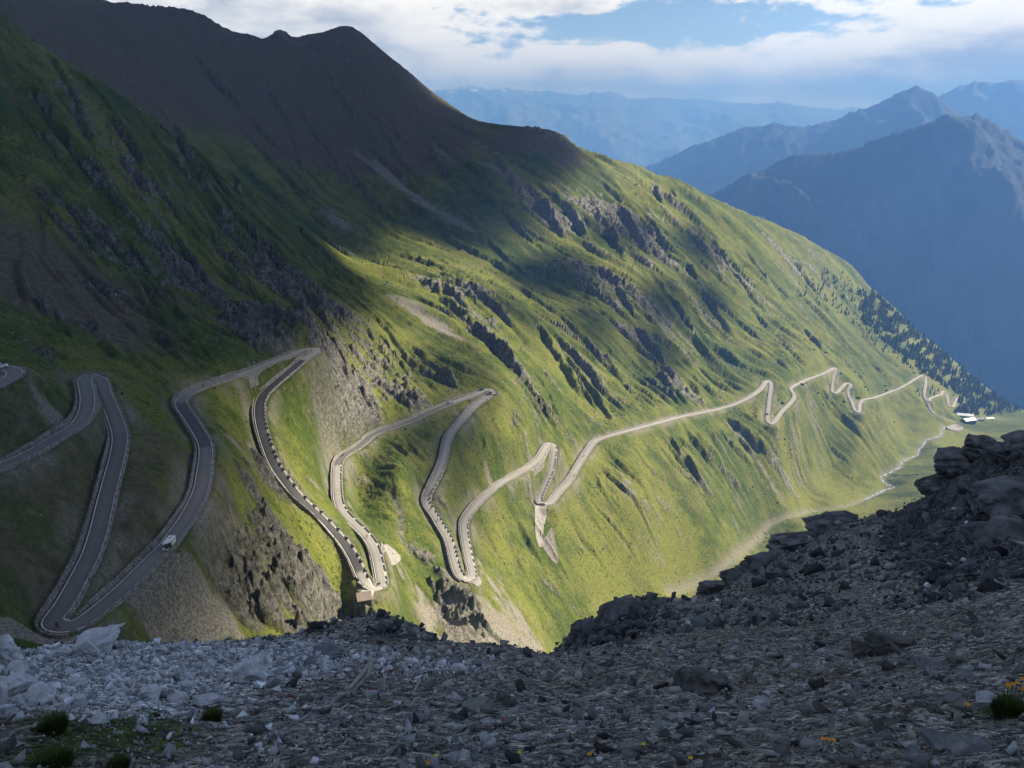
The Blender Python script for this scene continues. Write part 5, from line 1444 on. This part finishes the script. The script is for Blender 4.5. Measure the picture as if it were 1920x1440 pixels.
def make_bicycle():
    e = empty('bicycle', (0, 0, 0))
    for x in (-.52, .52): torus(MB(), (x, 0, .34), .32, .025).build('wheel', M_BLACK, e)
    fr = MB()
    for a_, b_ in (((-.52, 0, .34), (-.15, 0, .30)), ((-.15, 0, .30), (-.25, 0, .86)), ((-.52, 0, .34), (-.22, 0, .78)), ((-.22, 0, .78), (.36, 0, .82)), ((-.15, 0, .30), (.38, 0, .76)), ((.36, 0, .86), (.52, 0, .34))): fr.tube([a_, b_], .025, 6)
    fr.build('frame', M_LIGHTR, e)
    MB().box((-.26, 0, .88), (.26, .13, .06)).build('saddle', M_BLACK, e)
    MB().tube([(.42, -.25, .98), (.36, 0, .95), (.42, .25, .98)], .02, 6).build('handlebar', M_DARK, e)
    MB().box((-.12, 0, .26), (.3, .3, .05)).build('pedal', M_DARK, e)
    return e
def put(o, u, v, off=0.0, flip=False):
    p, a_, t_, r_, u_ = on_road(u, v, 0)
    q = p + np.r_[r_ * off, 0]
    o.location = tuple(q); o.rotation_euler = (0, 0, a_ + (PI if flip else 0)); return o
def lane_off(u, v):
    """signed sideways offset of the picture point from the road's middle"""
    p, t_, r_, u_ = road_pos(u, v); d = ray(u, v); q = d * (p[2] / d[2]); return float(np.clip((q[:2] - p[:2]) @ r_, -2.0, 2.0))
p_white = plain('white_car_paint', (0.70, 0.70, 0.70), 0.3, 0.03, 1, .5); p_dark = plain('dark_car_paint', (0.03, 0.032, 0.036), 0.3, 0.03, 1, .5); p_silver = plain('silver_car_paint', (0.45, 0.46, 0.48), 0.3, 0.03, 1, .5)
mh = put(make_motorhome(), 312, 1028, 1.3 * (-road_pos(312, 1028)[3]), True); mh.scale = (.70, .72, .74); tag(mh, 'white motorhome on the road leg above the lowest left hairpin, next to a dark sign', 'motorhome')
CARS = [(3, 690, p_white, False, 'white car on the topmost bend at the edge of the picture'),
        (906, 731, p_dark, False, 'dark car entering the buttressed hairpin, the farther of two'),
        (921, 737, p_dark, True, 'dark car leaving the buttressed hairpin, the nearer of two'),
        (1018, 946, p_silver, False, 'silver car at the hairpin where the gravel track begins'),
        (1326, 772, p_white, True, 'white car on the long straight leg under the rock outcrop'),
        (1439, 777, p_dark, False, 'dark car on the short steep leg before a sharp hairpin'),
        (1680, 730, p_silver, False, 'small silver car on the far long leg towards the forest')]
for u, v, pm, fl, lab in CARS:
    tag(put(make_car(pm), u, v, lane_off(u, v), fl), lab, 'car', 'cars on the pass road')
moto0 = make_motorcycle(plain('black_tank', (0.03, 0.03, 0.035), .35, .05, 1, .5))
MOTOS = [(709, 1098, True, 'in the tight hairpin above the stone hut'), (842, 757, False, 'on the leg leading up to the buttressed hairpin'), (645, 853, False, 'in the bend where the dark asphalt ends'),
         (1095, 856, True, 'on the steep straight rising from the gravel-track hairpin'), (1076, 893, True, 'lower on the straight rising from the gravel-track hairpin')]
for k, (u, v, fl, w_) in enumerate(MOTOS):
    mo = moto0 if k == 0 else copy_tree(moto0)
    tag(put(mo, u, v, lane_off(u, v), fl), f'black touring motorcycle {w_}', 'motorcycle', 'motorcycles on the pass road')
    pr = person(rider_me); pr.location = mo.location; pr.rotation_euler = mo.rotation_euler
    tag(pr, f'dark-clad person riding {w_}', 'person', 'riders on motorcycles')
bike0 = make_bicycle()
BIKES = [(111, 1178, False, 'in the lowest left hairpin'), (381, 726, True, 'on the shaded leg beyond the left bend'), (688, 1008, False, 'above the gravel lay-by'), (809, 957, False, 'in the bend of the pale middle leg, the upper of two'), (820, 977, False, 'below the bend of the pale middle leg, the lower of two')]
for k, (u, v, fl, w_) in enumerate(BIKES):
    bo = bike0 if k == 0 else copy_tree(bike0)
    tag(put(bo, u, v, lane_off(u, v), fl), f'bicycle ridden {w_}', 'bicycle', 'bicycles on the pass road')
    pr = person(rider_me); pr.location = bo.location; pr.rotation_euler = bo.rotation_euler
    tag(pr, f'dark-clad person cycling {w_}', 'person', 'cyclists')
ps = person(stand_me, False); tag(put(ps, 718, 1103, 0.0), 'person in dark clothes standing at the outer wall of the hairpin above the hut', 'person')

# ------------------------------------------------------------------ conifers
def conifer_mesh(seed, tiers=4, seg=6):
    """crown of drooping, ragged whorls, one unit high"""
    r_ = random.Random(seed); vs = []; fs = []
    for k in range(tiers):
        z1 = 0.14 + 0.86 * (k / tiers); z2 = min(1.0, z1 + 0.36 * (1 - 0.4 * k / tiers)); R_ = 0.21 * (1 - k / tiers) ** 0.85 + 0.03
        b = len(vs); ph = r_.uniform(0, 6.28)
        vs.append((r_.uniform(-.01, .01), r_.uniform(-.01, .01), z2))
        for j in range(seg):
            a = ph + 2 * PI * j / seg; q = R_ * r_.uniform(.62, 1.12)
            vs.append((q * math.cos(a), q * math.sin(a), z1 - R_ * r_.uniform(.0, .28)))
            a += PI / seg; q = R_ * r_.uniform(.28, .5)
            vs.append((q * math.cos(a), q * math.sin(a), z1 + R_ * r_.uniform(.0, .2)))
        n = seg * 2
        fs += [(b, b + 1 + j, b + 1 + (j + 1) % n) for j in range(n)]
    return np.array(vs), np.array(fs)
def mat_needles():
    t = NT('needles'); co = t.n('TexCoord').outputs['Object']
    n = t.noise(co, 0.5, 4.0, .7)
    c = t.mix(n, (0.010, 0.020, 0.008, 1), (0.035, 0.052, 0.018, 1))
    return t.finish(c, 0.9, None, 0.1)
M_NEEDLE = mat_needles(); M_BARK = plain('bark', (0.08, 0.06, 0.045), 0.95, .2, 2.0)
shapes_c = [conifer_mesh(s) for s in range(5)]
crown_me = []
for v, f in shapes_c:
    o = mesh_np('crown', v, f, M_NEEDLE); crown_me.append(o.data); bpy.data.objects.remove(o)
trunk_o = MB().tube([(0, 0, -.06), (0, 0, .2), (0, 0, .75)], [.025, .02, .008], 6).build('trunk', M_BARK); trunk_me = trunk_o.data; bpy.data.objects.remove(trunk_o)
def in_poly(u, v, poly):
    c = False; n = len(poly)
    for i in range(n):
        x1, y1 = poly[i]; x2, y2 = poly[(i + 1) % n]
        if (y1 > v) != (y2 > v) and u < (x2 - x1) * (v - y1) / (y2 - y1) + x1: c = not c
    return c
FOREST = [(1610, 545), (1640, 548), (1680, 584), (1720, 623), (1800, 689), (1890, 759), (1915, 772), (1880, 778), (1840, 782), (1790, 775), (1800, 745), (1745, 712), (1690, 668), (1650, 640), (1610, 600)]
EDGE = [(1480, 520), (1560, 500), (1640, 560), (1760, 665), (1750, 712), (1690, 690), (1640, 650), (1580, 600), (1500, 560)]
fp = [];
while len(fp) < 2200:
    u = random.uniform(1590, 1920); v = random.uniform(540, 785)
    if in_poly(u, v, FOREST) and gnoise(np.array([u / 17.0]), np.array([v / 13.0]), 71)[0] > -.12 + random.gauss(0, .25): fp.append((u, v))
fp = np.array(fp); FPw = hit(fp[:, 0], fp[:, 1])
VV = []; FF = []; base = 0
for k, p in enumerate(FPw):
    if math.hypot(p[0], p[1]) > 2500: continue
    v, f = shapes_c[k % 5]; H = random.uniform(6, 15); a = random.uniform(0, 6.28)
    q = v * H * np.array([1.15, 1.15, 1]); q = np.stack([q[:, 0] * math.cos(a) - q[:, 1] * math.sin(a), q[:, 0] * math.sin(a) + q[:, 1] * math.cos(a), q[:, 2]], 1)
    VV.append(q + np.array([p[0], p[1], surf_z(p[0], p[1])])); FF.append(f + base); base += len(v)
fo = mesh_np('conifer_forest', np.concatenate(VV), np.concatenate(FF), M_NEEDLE); tag(fo, kind='stuff', label='dark conifer forest covering the foot of the far slope')
def conifer(p, H, label, group, k):
    e = empty('conifer_tree', (p[0], p[1], surf_z(p[0], p[1]) - .2), random.uniform(0, 6)); e.scale = (H * 1.1, H * 1.1, H)
    for nm, me in (('crown', crown_me[k % 5]), ('trunk', trunk_me)):
        o = bpy.data.objects.new(nm, me); C.objects.link(o); o.parent = e
    tag(e, label, 'tree', group); return e
n_ = 0
while n_ < 165:
    u = random.uniform(1480, 1760); v = random.uniform(500, 715)
    dens_ = 0.25 + 0.75 * min(1, max(0, (u - 1480) / 250))
    if not in_poly(u, v, EDGE) or in_poly(u, v, FOREST) or random.random() > dens_: continue
    lab_, grp_ = (('dark conifer standing high on the far slope, close under the skyline', 'conifers under the skyline') if v < 565 else ('dark conifer on open grass halfway down the far slope, left of the forest', 'conifers left of the forest') if v < 630 else ('dark conifer low on the far slope, between forest and road', 'conifers between forest and road'))
    conifer(at(u, v), random.uniform(5, 11), lab_, grp_, n_); n_ += 1
for k, (u, v) in enumerate([(1742, 700), (1750, 706), (1748, 728), (1752, 735), (1760, 728), (1745, 735), (1790, 735), (1796, 740), (1805, 742), (1812, 748), (1720, 735), (1724, 742)]):
    conifer(at(u, v), random.uniform(6, 10), 'young conifer growing between the last hairpins before the hotel', 'conifers at the last hairpins', k)
# rounded dwarf pines on the lower slope
pine_shapes = [hull_shape(80 + k, 16, .7) for k in range(4)]
DP = [(1467, 750, 'inside the sharp hairpin, on the grass'), (1503, 728, 'just below the zigzag road'), (1575, 706, 'above the short zigzag legs'), (1590, 665, 'at the foot of the narrow track'), (1582, 754, 'between two zigzag legs'), (1606, 742, 'beside the bend of the short leg'), (1611, 742, 'touching its neighbour by the bend'), (1622, 727, 'above the far long leg'), (1628, 728, 'second of the pair above the far long leg'), (1659, 722, 'uphill of the far long leg'), (1662, 728, 'closest to the far long leg'), (1525, 660, 'in the rocky gully above the road'), (1547, 665, 'lowest in the rocky gully')]
for k, (u, v, w_) in enumerate(DP):
    p = at(u, v); e = empty('dwarf_pine', (p[0], p[1], surf_z(p[0], p[1])), k * 1.3); tag(e, f'dark rounded dwarf pine {w_}', 'shrub', 'dwarf pines on the slope')
    m = MB()
    for j in range(16):
        a = random.uniform(0, 6.28); q = random.uniform(0, 2.6)
        v_, f_ = pine_shapes[j % 4]; s = random.uniform(.6, 1.3)
        m.add([(x * s + q * math.cos(a), y * s + q * math.sin(a), z * s + random.uniform(.5, 2.0)) for x, y, z in v_], [tuple(t) for t in f_])
    m.build('foliage', M_NEEDLE, e)
    MB().tube([(0, 0, -.3), (.1, 0, 1.4)], [.16, .08], 6).build('stem', M_BARK, e)

# ------------------------------------------------------------------ single rocks of the near slope
def rock_mesh(seed, w, d, h, cuts=9, sub=3, rough=0.06, blocky=0.0, strata=0.0):
    r_ = random.Random(seed); bm = bmesh.new(); bmesh.ops.create_icosphere(bm, subdivisions=sub, radius=1.0)
    planes = []
    for k in range(cuts):
        n = Vector((r_.gauss(0, 1), r_.gauss(0, 1), r_.gauss(0, .8))).normalized(); planes.append((n, r_.uniform(.42, .8)))
    planes.append((Vector((r_.gauss(0, .12), r_.gauss(0, .12), 1)).normalized(), r_.uniform(.5, .75)))
    if blocky:
        for n in ((1, 0, 0), (-1, 0, 0), (0, 1, 0), (0, -1, 0)): planes.append((Vector((n[0] + r_.gauss(0, .15), n[1] + r_.gauss(0, .15), r_.gauss(0, .15))).normalized(), r_.uniform(.5, .65)))
    dip = np.array(Vector((r_.gauss(0, .35), r_.gauss(0, .35), 1)).normalized()[:])
    V = np.array([v.co[:] for v in bm.verts])
    for n, dd in planes:
        n = np.array(n[:]); t = V @ n
        V = V - n[None] * (np.clip(t - dd, 0, None) * 0.94)[:, None]
    nz = lambda f, sd: 0.6 * (gnoise(V[:, 0] * f + V[:, 2] * f * .7 + seed, V[:, 1] * f - V[:, 2] * f * .5, sd) + gnoise(V[:, 2] * f + seed, V[:, 0] * f - V[:, 1] * f, sd + 1))
    V = V * (1 + rough * (nz(2.6, 1) + .5 * nz(6, 3) + .3 * nz(13, 5)))[:, None]
    if strata:
        t = V @ dip * strata + .6 * nz(1.7, 7); fr_ = t - np.floor(t)
        k = np.where(fr_ < .6, .10, -.10) + .12 * nz(4, 9)
        V[:, :2] *= (1 + .9 * k)[:, None]
    lo_r, hi_r = V.min(0), V.max(0)
    V = (V - (lo_r + hi_r) / 2) / (hi_r - lo_r)
    V = np.stack([V[:, 0] * w, V[:, 1] * d, (V[:, 2] + .5) * h - h * .28], 1)
    for v, q in zip(bm.verts, V): v.co = q
    me = bpy.data.meshes.new('rock'); bm.to_mesh(me); bm.free(); return me
def mat_rock(name, a, b, c=None, s=3.0):
    t = NT(name); co = t.n('TexCoord').outputs['Object']
    n = t.noise(co, s, 8.0, .7); n2 = t.noise(co, s * 4, 6.0, .7); n3 = t.noise(co, s * .5, 3.0)
    col = t.mix(t.ss(.34, .66, n), a, b)
    col = t.mix(t.math('MULTIPLY', t.ss(.55, .68, n2), .6), col, (a[0] * .4, a[1] * .4, a[2] * .4, 1))
    if c: col = t.mix(t.math('MULTIPLY', t.ss(.55, .7, n3), .6), col, c)
    return t.finish(col, .92, t.bump(t.math('ADD', n, t.math('MULTIPLY', n2, .4)), .9, .12 / s), .2)
M_LIME = mat_rock('limestone', (.36, .36, .36, 1), (.70, .70, .70, 1), (.26, .24, .20, 1), 4.0)
M_SLATE = mat_rock('slate', (.06, .057, .054, 1), (.21, .20, .185, 1), (.08, .085, .05, 1), 3.0)
M_GREENS = mat_rock('greenish_slab', (.16, .17, .145, 1), (.30, .31, .27, 1), None, 4.0)
M_GREY = mat_rock('grey_slab', (.13, .13, .13, 1), (.27, .265, .26, 1), None, 4.0)
M_BLUE = mat_rock('grey_blue_rock', (.11, .112, .12, 1), (.30, .30, .31, 1), None, 3.0)
M_RUST = mat_rock('rusty_stone', (.11, .045, .03, 1), (.24, .10, .07, 1), None, 5.0)
M_CRAG = mat_rock('crag_rock', (.045, .043, .042, 1), (.23, .22, .21, 1), (.05, .055, .035, 1), .9)
ROCKS_NEAR = [
 (188, 1206, 96, 36, .8, M_LIME, 0, 'largest pale limestone boulder, on the rim just under the lowest left hairpin'),
 (166, 1222, 36, 28, .9, M_LIME, 0, 'rounded limestone rock leaning against the largest boulder on the rim'),
 (118, 1226, 34, 22, .8, M_LIME, 0, 'bluish limestone rock at the shadowed gap left of the largest boulder'),
 (4, 1232, 60, 62, .8, M_LIME, 0, 'tall limestone boulder cut off by the picture edge, highest on that side'),
 (32, 1262, 38, 24, .8, M_LIME, 0, 'limestone block just below the tall boulder at the picture edge'),
 (18, 1288, 74, 26, .6, M_LIME, 0, 'long low limestone slab at the picture edge'),
 (76, 1308, 54, 32, .8, M_LIME, 0, 'lumpy limestone rock above the big dark grass tuft'),
 (6, 1312, 30, 40, .8, M_LIME, 0, 'limestone rock at the picture edge under the long low slab'),
 (12, 1336, 30, 22, .8, M_LIME, 0, 'lowest limestone rock at the picture edge'),
 (36, 1316, 18, 16, .9, M_LIME, 0, 'small limestone lump between the edge rocks and the lumpy rock'),
 (145, 1310, 24, 15, .9, M_LIME, 0, 'oval white stone alone on the gravel above the grass'),
 (148, 1282, 40, 16, .6, M_LIME, 0, 'flat jagged white slab in the upper rubble'),
 (282, 1303, 38, 22, .7, M_LIME, 0, 'bright white wedge-shaped stone in the middle of the rubble'),
 (355, 1290, 24, 24, .7, M_LIME, 1, 'upright square white block beside the pointed stone'),
 (386, 1298, 15, 27, .6, M_LIME, 0, 'narrow pointed white stone standing on end'),
 (336, 1312, 40, 18, .6, M_LIME, 0, 'bluish white slab, left half of a long pair above a grass tuft'),
 (388, 1318, 58, 20, .6, M_LIME, 0, 'long white slab right above the small round grass tuft'),
 (186, 1350, 32, 15, .7, M_LIME, 0, 'low white stone pair right of the big grass tuft'),
 (472, 1258, 74, 34, .8, M_LIME, 1, 'big flat-topped white boulder in the middle of the white rubble'),
 (618, 1222, 62, 28, .7, M_BLUE, 1, 'blue-grey square block below the rim'),
 (850, 1243, 36, 12, .7, M_BLUE, 0, 'flat pale blue slab on the far rubble'),
 (580, 1246, 24, 18, .8, M_BLUE, 0, 'angular grey rock under the blue-grey square block'),
 (896, 1322, 58, 18, .8, M_GREENS, 0, 'broad greenish flat slab in the dark debris'),
 (784, 1350, 44, 18, .8, M_GREY, 0, 'pointed flat grey slab near the debris'),
 (547, 1310, 18, 13, .8, M_RUST, 0, 'rust red stone lying left of the planks'),
 (735, 1260, 17, 11, .8, M_RUST, 0, 'rust red stone uphill of the pipe'),
 (696, 1302, 30, 14, .7, M_RUST, 0, 'dark red-brown slab beside the planks'),
 (862, 1262, 22, 14, .7, M_SLATE, 0, 'dark slate block behind the greenish slab'),
 (942, 1308, 30, 22, .8, M_SLATE, 0, 'near black slate block right of the greenish slab'),
 (1310, 1278, 96, 52, .7, M_SLATE, 0, 'dark ribbed outcrop standing out of the scree'),
 (1422, 1324, 22, 16, .8, M_LIME, 0, 'single pale stone in the dark scree'),
 (1265, 1184, 12, 8, .8, M_GREENS, 0, 'tiny pale stone high on the dark scree'),
 (1625, 1215, 60, 36, .8, M_SLATE, 0, 'low dark outcrop, left half'),
 (1668, 1208, 76, 44, .8, M_SLATE, 0, 'dark layered outcrop, taller right half'),
 (1742, 1248, 46, 20, .9, M_GREY, 0, 'flat grey slab below the dark layered outcrop'),
 (1806, 1268, 38, 14, .8, M_GREENS, 0, 'flat diamond-shaped greenish slab'),
 (1790, 1316, 42, 16, .8, M_GREY, 0, 'flat grey slab left of the white stone by the flowers'),
 (1852, 1314, 38, 24, .7, M_LIME, 0, 'white stone right behind the big flower tuft'),
 (1594, 1122, 38, 12, .8, M_GREENS, 0, 'brown flat slab high on the scree'),
 (1456, 1187, 26, 10, .8, M_GREENS, 0, 'small brown slab at the left of the scree'),
 (1785, 1404, 100, 22, 1.0, M_GREY, 0, 'long flat rock sunk in the gravel below the flowers'),
]
for k, (u, v, wp_, hp_, dk, mt, bl, lab) in enumerate(ROCKS_NEAR):
    p = near_at(u, min(v + hp_ * .35, 1438)); D_ = np.linalg.norm(p); w_ = wp_ * D_ / FOCAL; h_ = hp_ * D_ / FOCAL * (1.25 if hp_ > 15 else 1.0)
    me = rock_mesh(200 + k, w_, w_ * dk, h_, 10, 4 if wp_ > 30 else 3, .16, bl, 1.6 if wp_ > 50 else 0.0)
    me.materials.append(mt)
    o = bpy.data.objects.new('boulder' if wp_ > 50 else ('slab' if hp_ < wp_ * .5 else 'rock'), me); C.objects.link(o)
    o.location = (p[0], p[1], near_z(p[0], p[1]) - (.16 * h_ if mt is M_SLATE else 0)); az_ = math.atan2(p[0], p[1])
    o.rotation_euler = (random.gauss(-.12, .06), random.gauss(0, .1), -az_ + random.gauss(0, .2))
    tag(o, lab, 'rock', 'single rocks on the near slope')
# crags along the rim on the right
CRAGS = [
 (1108, 1185, 70, 56, 'dark crag at the notch, lowest of the crags on the rim'), (1165, 1150, 90, 40, 'dark crag second from the notch'), 
 (1345, 1085, 62, 56, 'rounded dark crag with a knob, standing by itself on the rim'), (1380, 1075, 50, 36, 'small dark crag right of the one with a knob'),
 (1440, 1035, 80, 60, 'broad dark crag overhanging the valley, nearer end'), (1500, 1012, 96, 60, 'broad dark crag overhanging the valley, middle'), (1565, 975, 96, 56, 'broad dark crag with the sharp upper corner'), 
 (1760, 915, 60, 40, 'dark crag under the highest group'), (1800, 880, 76, 60, 'dark crag left of the highest knob'), (1838, 845, 60, 56, 'highest dark rock knob on the rim below the hotel'), (1880, 850, 60, 44, 'dark crag just right of the highest knob'), (1935, 845, 80, 60, 'dark crag at the picture edge, right of the highest knobs'),
 (1890, 950, 110, 70, 'large dark rock face below the highest knobs'), (1870, 1010, 100, 46, 'lower dark rock face at the picture edge'), 
]
for k, (u, v, wp_, hp_, lab) in enumerate(CRAGS):
    p = near_at(u, v); D_ = np.linalg.norm(p); w_ = wp_ * 1.1 * D_ / FOCAL; h_ = hp_ * .85 * D_ / FOCAL
    me = rock_mesh(400 + k, w_, w_ * .9, h_, 15, 4, .14, 1, random.uniform(2.2, 3.6)); me.materials.append(M_CRAG)
    o = bpy.data.objects.new('crag', me); C.objects.link(o)
    o.location = (p[0], p[1], near_z(p[0], p[1]) - h_ * .3); o.rotation_euler = (random.gauss(0, .1), random.gauss(-.15, .1), random.uniform(-.5, .5))
    tag(o, lab, 'rock', 'crags on the rim')
# ------------------------------------------------------------------ old timber, pipe, litter
def stick(u1, v1, u2, v2, wpx, label, name='plank', lift=.06, m=None):
    a = near_at(u1, v1); b = near_at(u2, v2); a[2] = near_z(a[0], a[1]) + lift; b[2] = near_z(b[0], b[1]) + lift * 1.6
    L = float(np.linalg.norm(b - a)); D_ = np.linalg.norm((a + b) / 2); w_ = wpx * D_ / FOCAL
    mb = MB(); mb.box((0, 0, 0), (L, w_, w_ * .35))
    o = mb.build(name, m or M_WOODW)
    d = Vector(b - a); o.rotation_euler = d.to_track_quat('X', 'Z').to_euler(); o.location = tuple((a + b) / 2)
    tag(o, label, 'plank' if name == 'plank' else name.split('_')[-1], 'weathered timber in the debris'); return o
stick(650, 1324, 697, 1262, 6, 'weathered plank, outermost left of the leaning bundle', lift=.10)
stick(656, 1318, 700, 1270, 6, 'weathered plank in the middle of the leaning bundle', lift=.13)
stick(664, 1312, 702, 1278, 5, 'weathered plank, right side of the leaning bundle', lift=.10)
stick(690, 1296, 702, 1272, 4, 'short weathered plank crossing the top of the bundle', lift=.16)
stick(626, 1356, 655, 1338, 4, 'thin pale stick lying downhill of the plank bundle', 'wooden_stick')
stick(777, 1308, 788, 1292, 4, 'thin pale stick right of the pipe', 'wooden_stick')
stick(770, 1336, 781, 1326, 4, 'short pale stick above the pointed grey slab', 'wooden_stick')
stick(1545, 1319, 1582, 1309, 4, 'weathered stick lying on the fine scree to the right', 'wooden_stick')
stick(1196, 1290, 1216, 1270, 3, 'thin stick at the foot of the ribbed outcrop', 'wooden_stick')
pp = near_at(714, 1296); D_ = np.linalg.norm(pp); rr = 6.5 * D_ / FOCAL
pipe = MB(); n = 16
for rad in (rr, rr * .8):
    pipe.add([(rad * math.cos(2 * PI * k / n), rad * math.sin(2 * PI * k / n), z) for z in (0, rr * 3.6) for k in range(n)], [(k, (k + 1) % n, n + (k + 1) % n, n + k) for k in range(n)])
pipe.add([(q * math.cos(2 * PI * k / n), q * math.sin(2 * PI * k / n), rr * 3.6) for q in (rr, rr * .8) for k in range(n)], [(k, (k + 1) % n, n + (k + 1) % n, n + k) for k in range(n)])
pipe.add([(q * math.cos(2 * PI * k / n), q * math.sin(2 * PI * k / n), 0) for q in (rr, rr * .8) for k in range(n)], [(k, (k + 1) % n, n + (k + 1) % n, n + k) for k in range(n)])
po = pipe.build('pipe', plain('grey_cement', (.40, .39, .37), .9, .15, 9), None, True); po.location = (pp[0], pp[1], near_z(pp[0], pp[1]) - .03); po.rotation_euler = (-.25, .1, .2)
tag(po, 'short grey cement pipe standing beside the plank bundle', 'pipe')
lp = near_at(946, 1360); lt = MB(); lt.add([(-.03, -.02, 0), (.03, -.025, .01), (.035, .02, .02), (0, .03, .035), (-.035, .02, .012)], [(0, 1, 2, 3, 4), (4, 3, 2, 1, 0)])
lo_ = lt.build('litter_scrap', plain('red_plastic', (.5, .03, .05), .4, .05)); lo_.scale = (.6, .6, .6); lo_.location = (lp[0], lp[1], near_z(lp[0], lp[1]) + .03); tag(lo_, 'tiny bright red scrap lying on the dark gravel', 'litter')
# ------------------------------------------------------------------ grass tufts and flowers
def mat_blade(name, a, b):
    t = NT(name); n = t.noise(t.n('TexCoord').outputs['Object'], 9.0, 3.0); return t.finish(t.mix(n, a, b), .7, None, .2)
M_BLADE = mat_blade('grass_blade', (.028, .052, .010, 1), (.11, .145, .032, 1))
M_PETAL = plain('orange_petal', (.85, .36, .015), .6, .12, 20); M_PETALY = plain('yellow_petal', (.80, .60, .03), .6, .1, 20); M_EYE = plain('flower_eye', (.60, .24, .01), .8, .1)
def tuft(u, v, wpx, hpx, label, flowers=(), name='grass_tuft', nb=260, pet=None):
    p = near_at(u, v); D_ = np.linalg.norm(p); R_ = wpx * .36 * D_ / FOCAL; H_ = hpx * .72 * D_ / FOCAL
    e = empty(name, (p[0], p[1], near_z(p[0], p[1]))); tag(e, label, 'plant', 'plants on the near slope')
    m = MB(); k_ = D_ / FOCAL
    for i in range(nb * 3):
        a = random.uniform(0, 6.28); q = R_ * math.sqrt(random.random()) * .92
        dome = math.sqrt(max(0.05, 1 - (q / R_) ** 2))
        h = H_ * random.uniform(.55, .95) * dome + H_ * .08; lean = (random.uniform(.0, .35) + .5 * q / R_) * h; la = a + random.gauss(0, .7)
        b = Vector((q * .8 * math.cos(a), q * .8 * math.sin(a), -.02)); tip = b + Vector((math.cos(la) * lean, math.sin(la) * lean, h)); mid = (b + tip) / 2 + Vector((0, 0, h * .14))
        s = Vector((-math.sin(la), math.cos(la), 0)) * (k_ * random.uniform(.45, .9))
        m.add([b - s * .7, b + s * .7, mid + s, mid - s, tip], [(0, 1, 2, 3), (3, 2, 4)])
    m.build('blades', M_BLADE, e)
    for (fu, fv) in flowers:
        x = (fu - u) * k_; up_ = max(.03, (v - fv) * k_ * 1.15)
        st = MB().tube([(x * .6, random.uniform(-.02, .02), 0), (x, 0, up_)], [.0028, .002], 5).build('stem', M_BLADE, e)
        fl = MB(); rr_ = 4.2 * k_
        for j in range(9):
            a = 2 * PI * j / 9; c, s = math.cos(a), math.sin(a); w_ = .34
            fl.add([(x + rr_ * .15 * c, rr_ * .15 * s, up_), (x + rr_ * (.7 * c - w_ * s), rr_ * (.7 * s + w_ * c), up_ + rr_ * .22), (x + rr_ * c, rr_ * s, up_ + rr_ * .16), (x + rr_ * (.7 * c + w_ * s), rr_ * (.7 * s - w_ * c), up_ + rr_ * .22)], [(0, 1, 2, 3)])
        fo_ = fl.build('flower', pet or M_PETAL, e); MB().ball((x, 0, up_ + rr_ * .1), rr_ * .22, 8, 5, (1, 1, .6)).build('flower_eye', M_EYE, fo_)
    return e
tuft(102, 1372, 62, 44, 'big dark green grass tuft among the white rubble', nb=420)
tuft(398, 1352, 44, 34, 'round dark green tuft under the long white slab', nb=300)
tuft(100, 1438, 96, 40, 'wide green clump at the bottom edge below the big tuft', nb=420)
tuft(222, 1438, 50, 34, 'small dark clump at the bottom edge, right of the wide one', nb=240)
tuft(290, 1345, 28, 14, 'faint flat patch of grass in the white rubble', nb=110)
tuft(112, 1300, 18, 12, 'little green tuft between white rocks near the edge', nb=70)
tuft(1892, 1340, 76, 48, 'leafy green clump with a bunch of orange flowers', [(1880, 1293), (1887, 1292), (1893, 1290), (1899, 1284), (1908, 1291), (1900, 1300), (1907, 1300), (1918, 1284), (1881, 1297)], 'flower_clump', 420)
tuft(1799, 1346, 34, 22, 'small green tuft with a single orange flower', [(1806, 1324)], 'flower_clump', 140)
tuft(1548, 1406, 22, 12, 'sparse plant with three orange flowers on the open gravel', [(1541, 1389), (1549, 1390), (1558, 1391)], 'flower_clump', 60)
tuft(797, 1439, 20, 6, 'cluster of orange flowers at the bottom edge', [(788, 1435), (794, 1434), (800, 1436), (806, 1433), (798, 1431)], 'flower_clump', 40)
tuft(1105, 1424, 12, 5, 'single flat orange flower on the dark gravel', [(1105, 1420)], 'flower_clump', 20)
for (u, v, w_) in ((1187, 1405, 'left of a pair'), (1206, 1404, 'right of a pair'), (1294, 1432, 'alone at the bottom edge'), (1309, 1402, 'alone above the bottom edge'), (974, 1421, 'with a bit of leaf, farthest left'), (818, 1427, 'next to the orange cluster')):
    tuft(u, v, 9, 4, f'tiny yellow flower on the gravel, {w_}', [(u, v - 4)], 'flower_clump', 14, M_PETALY)
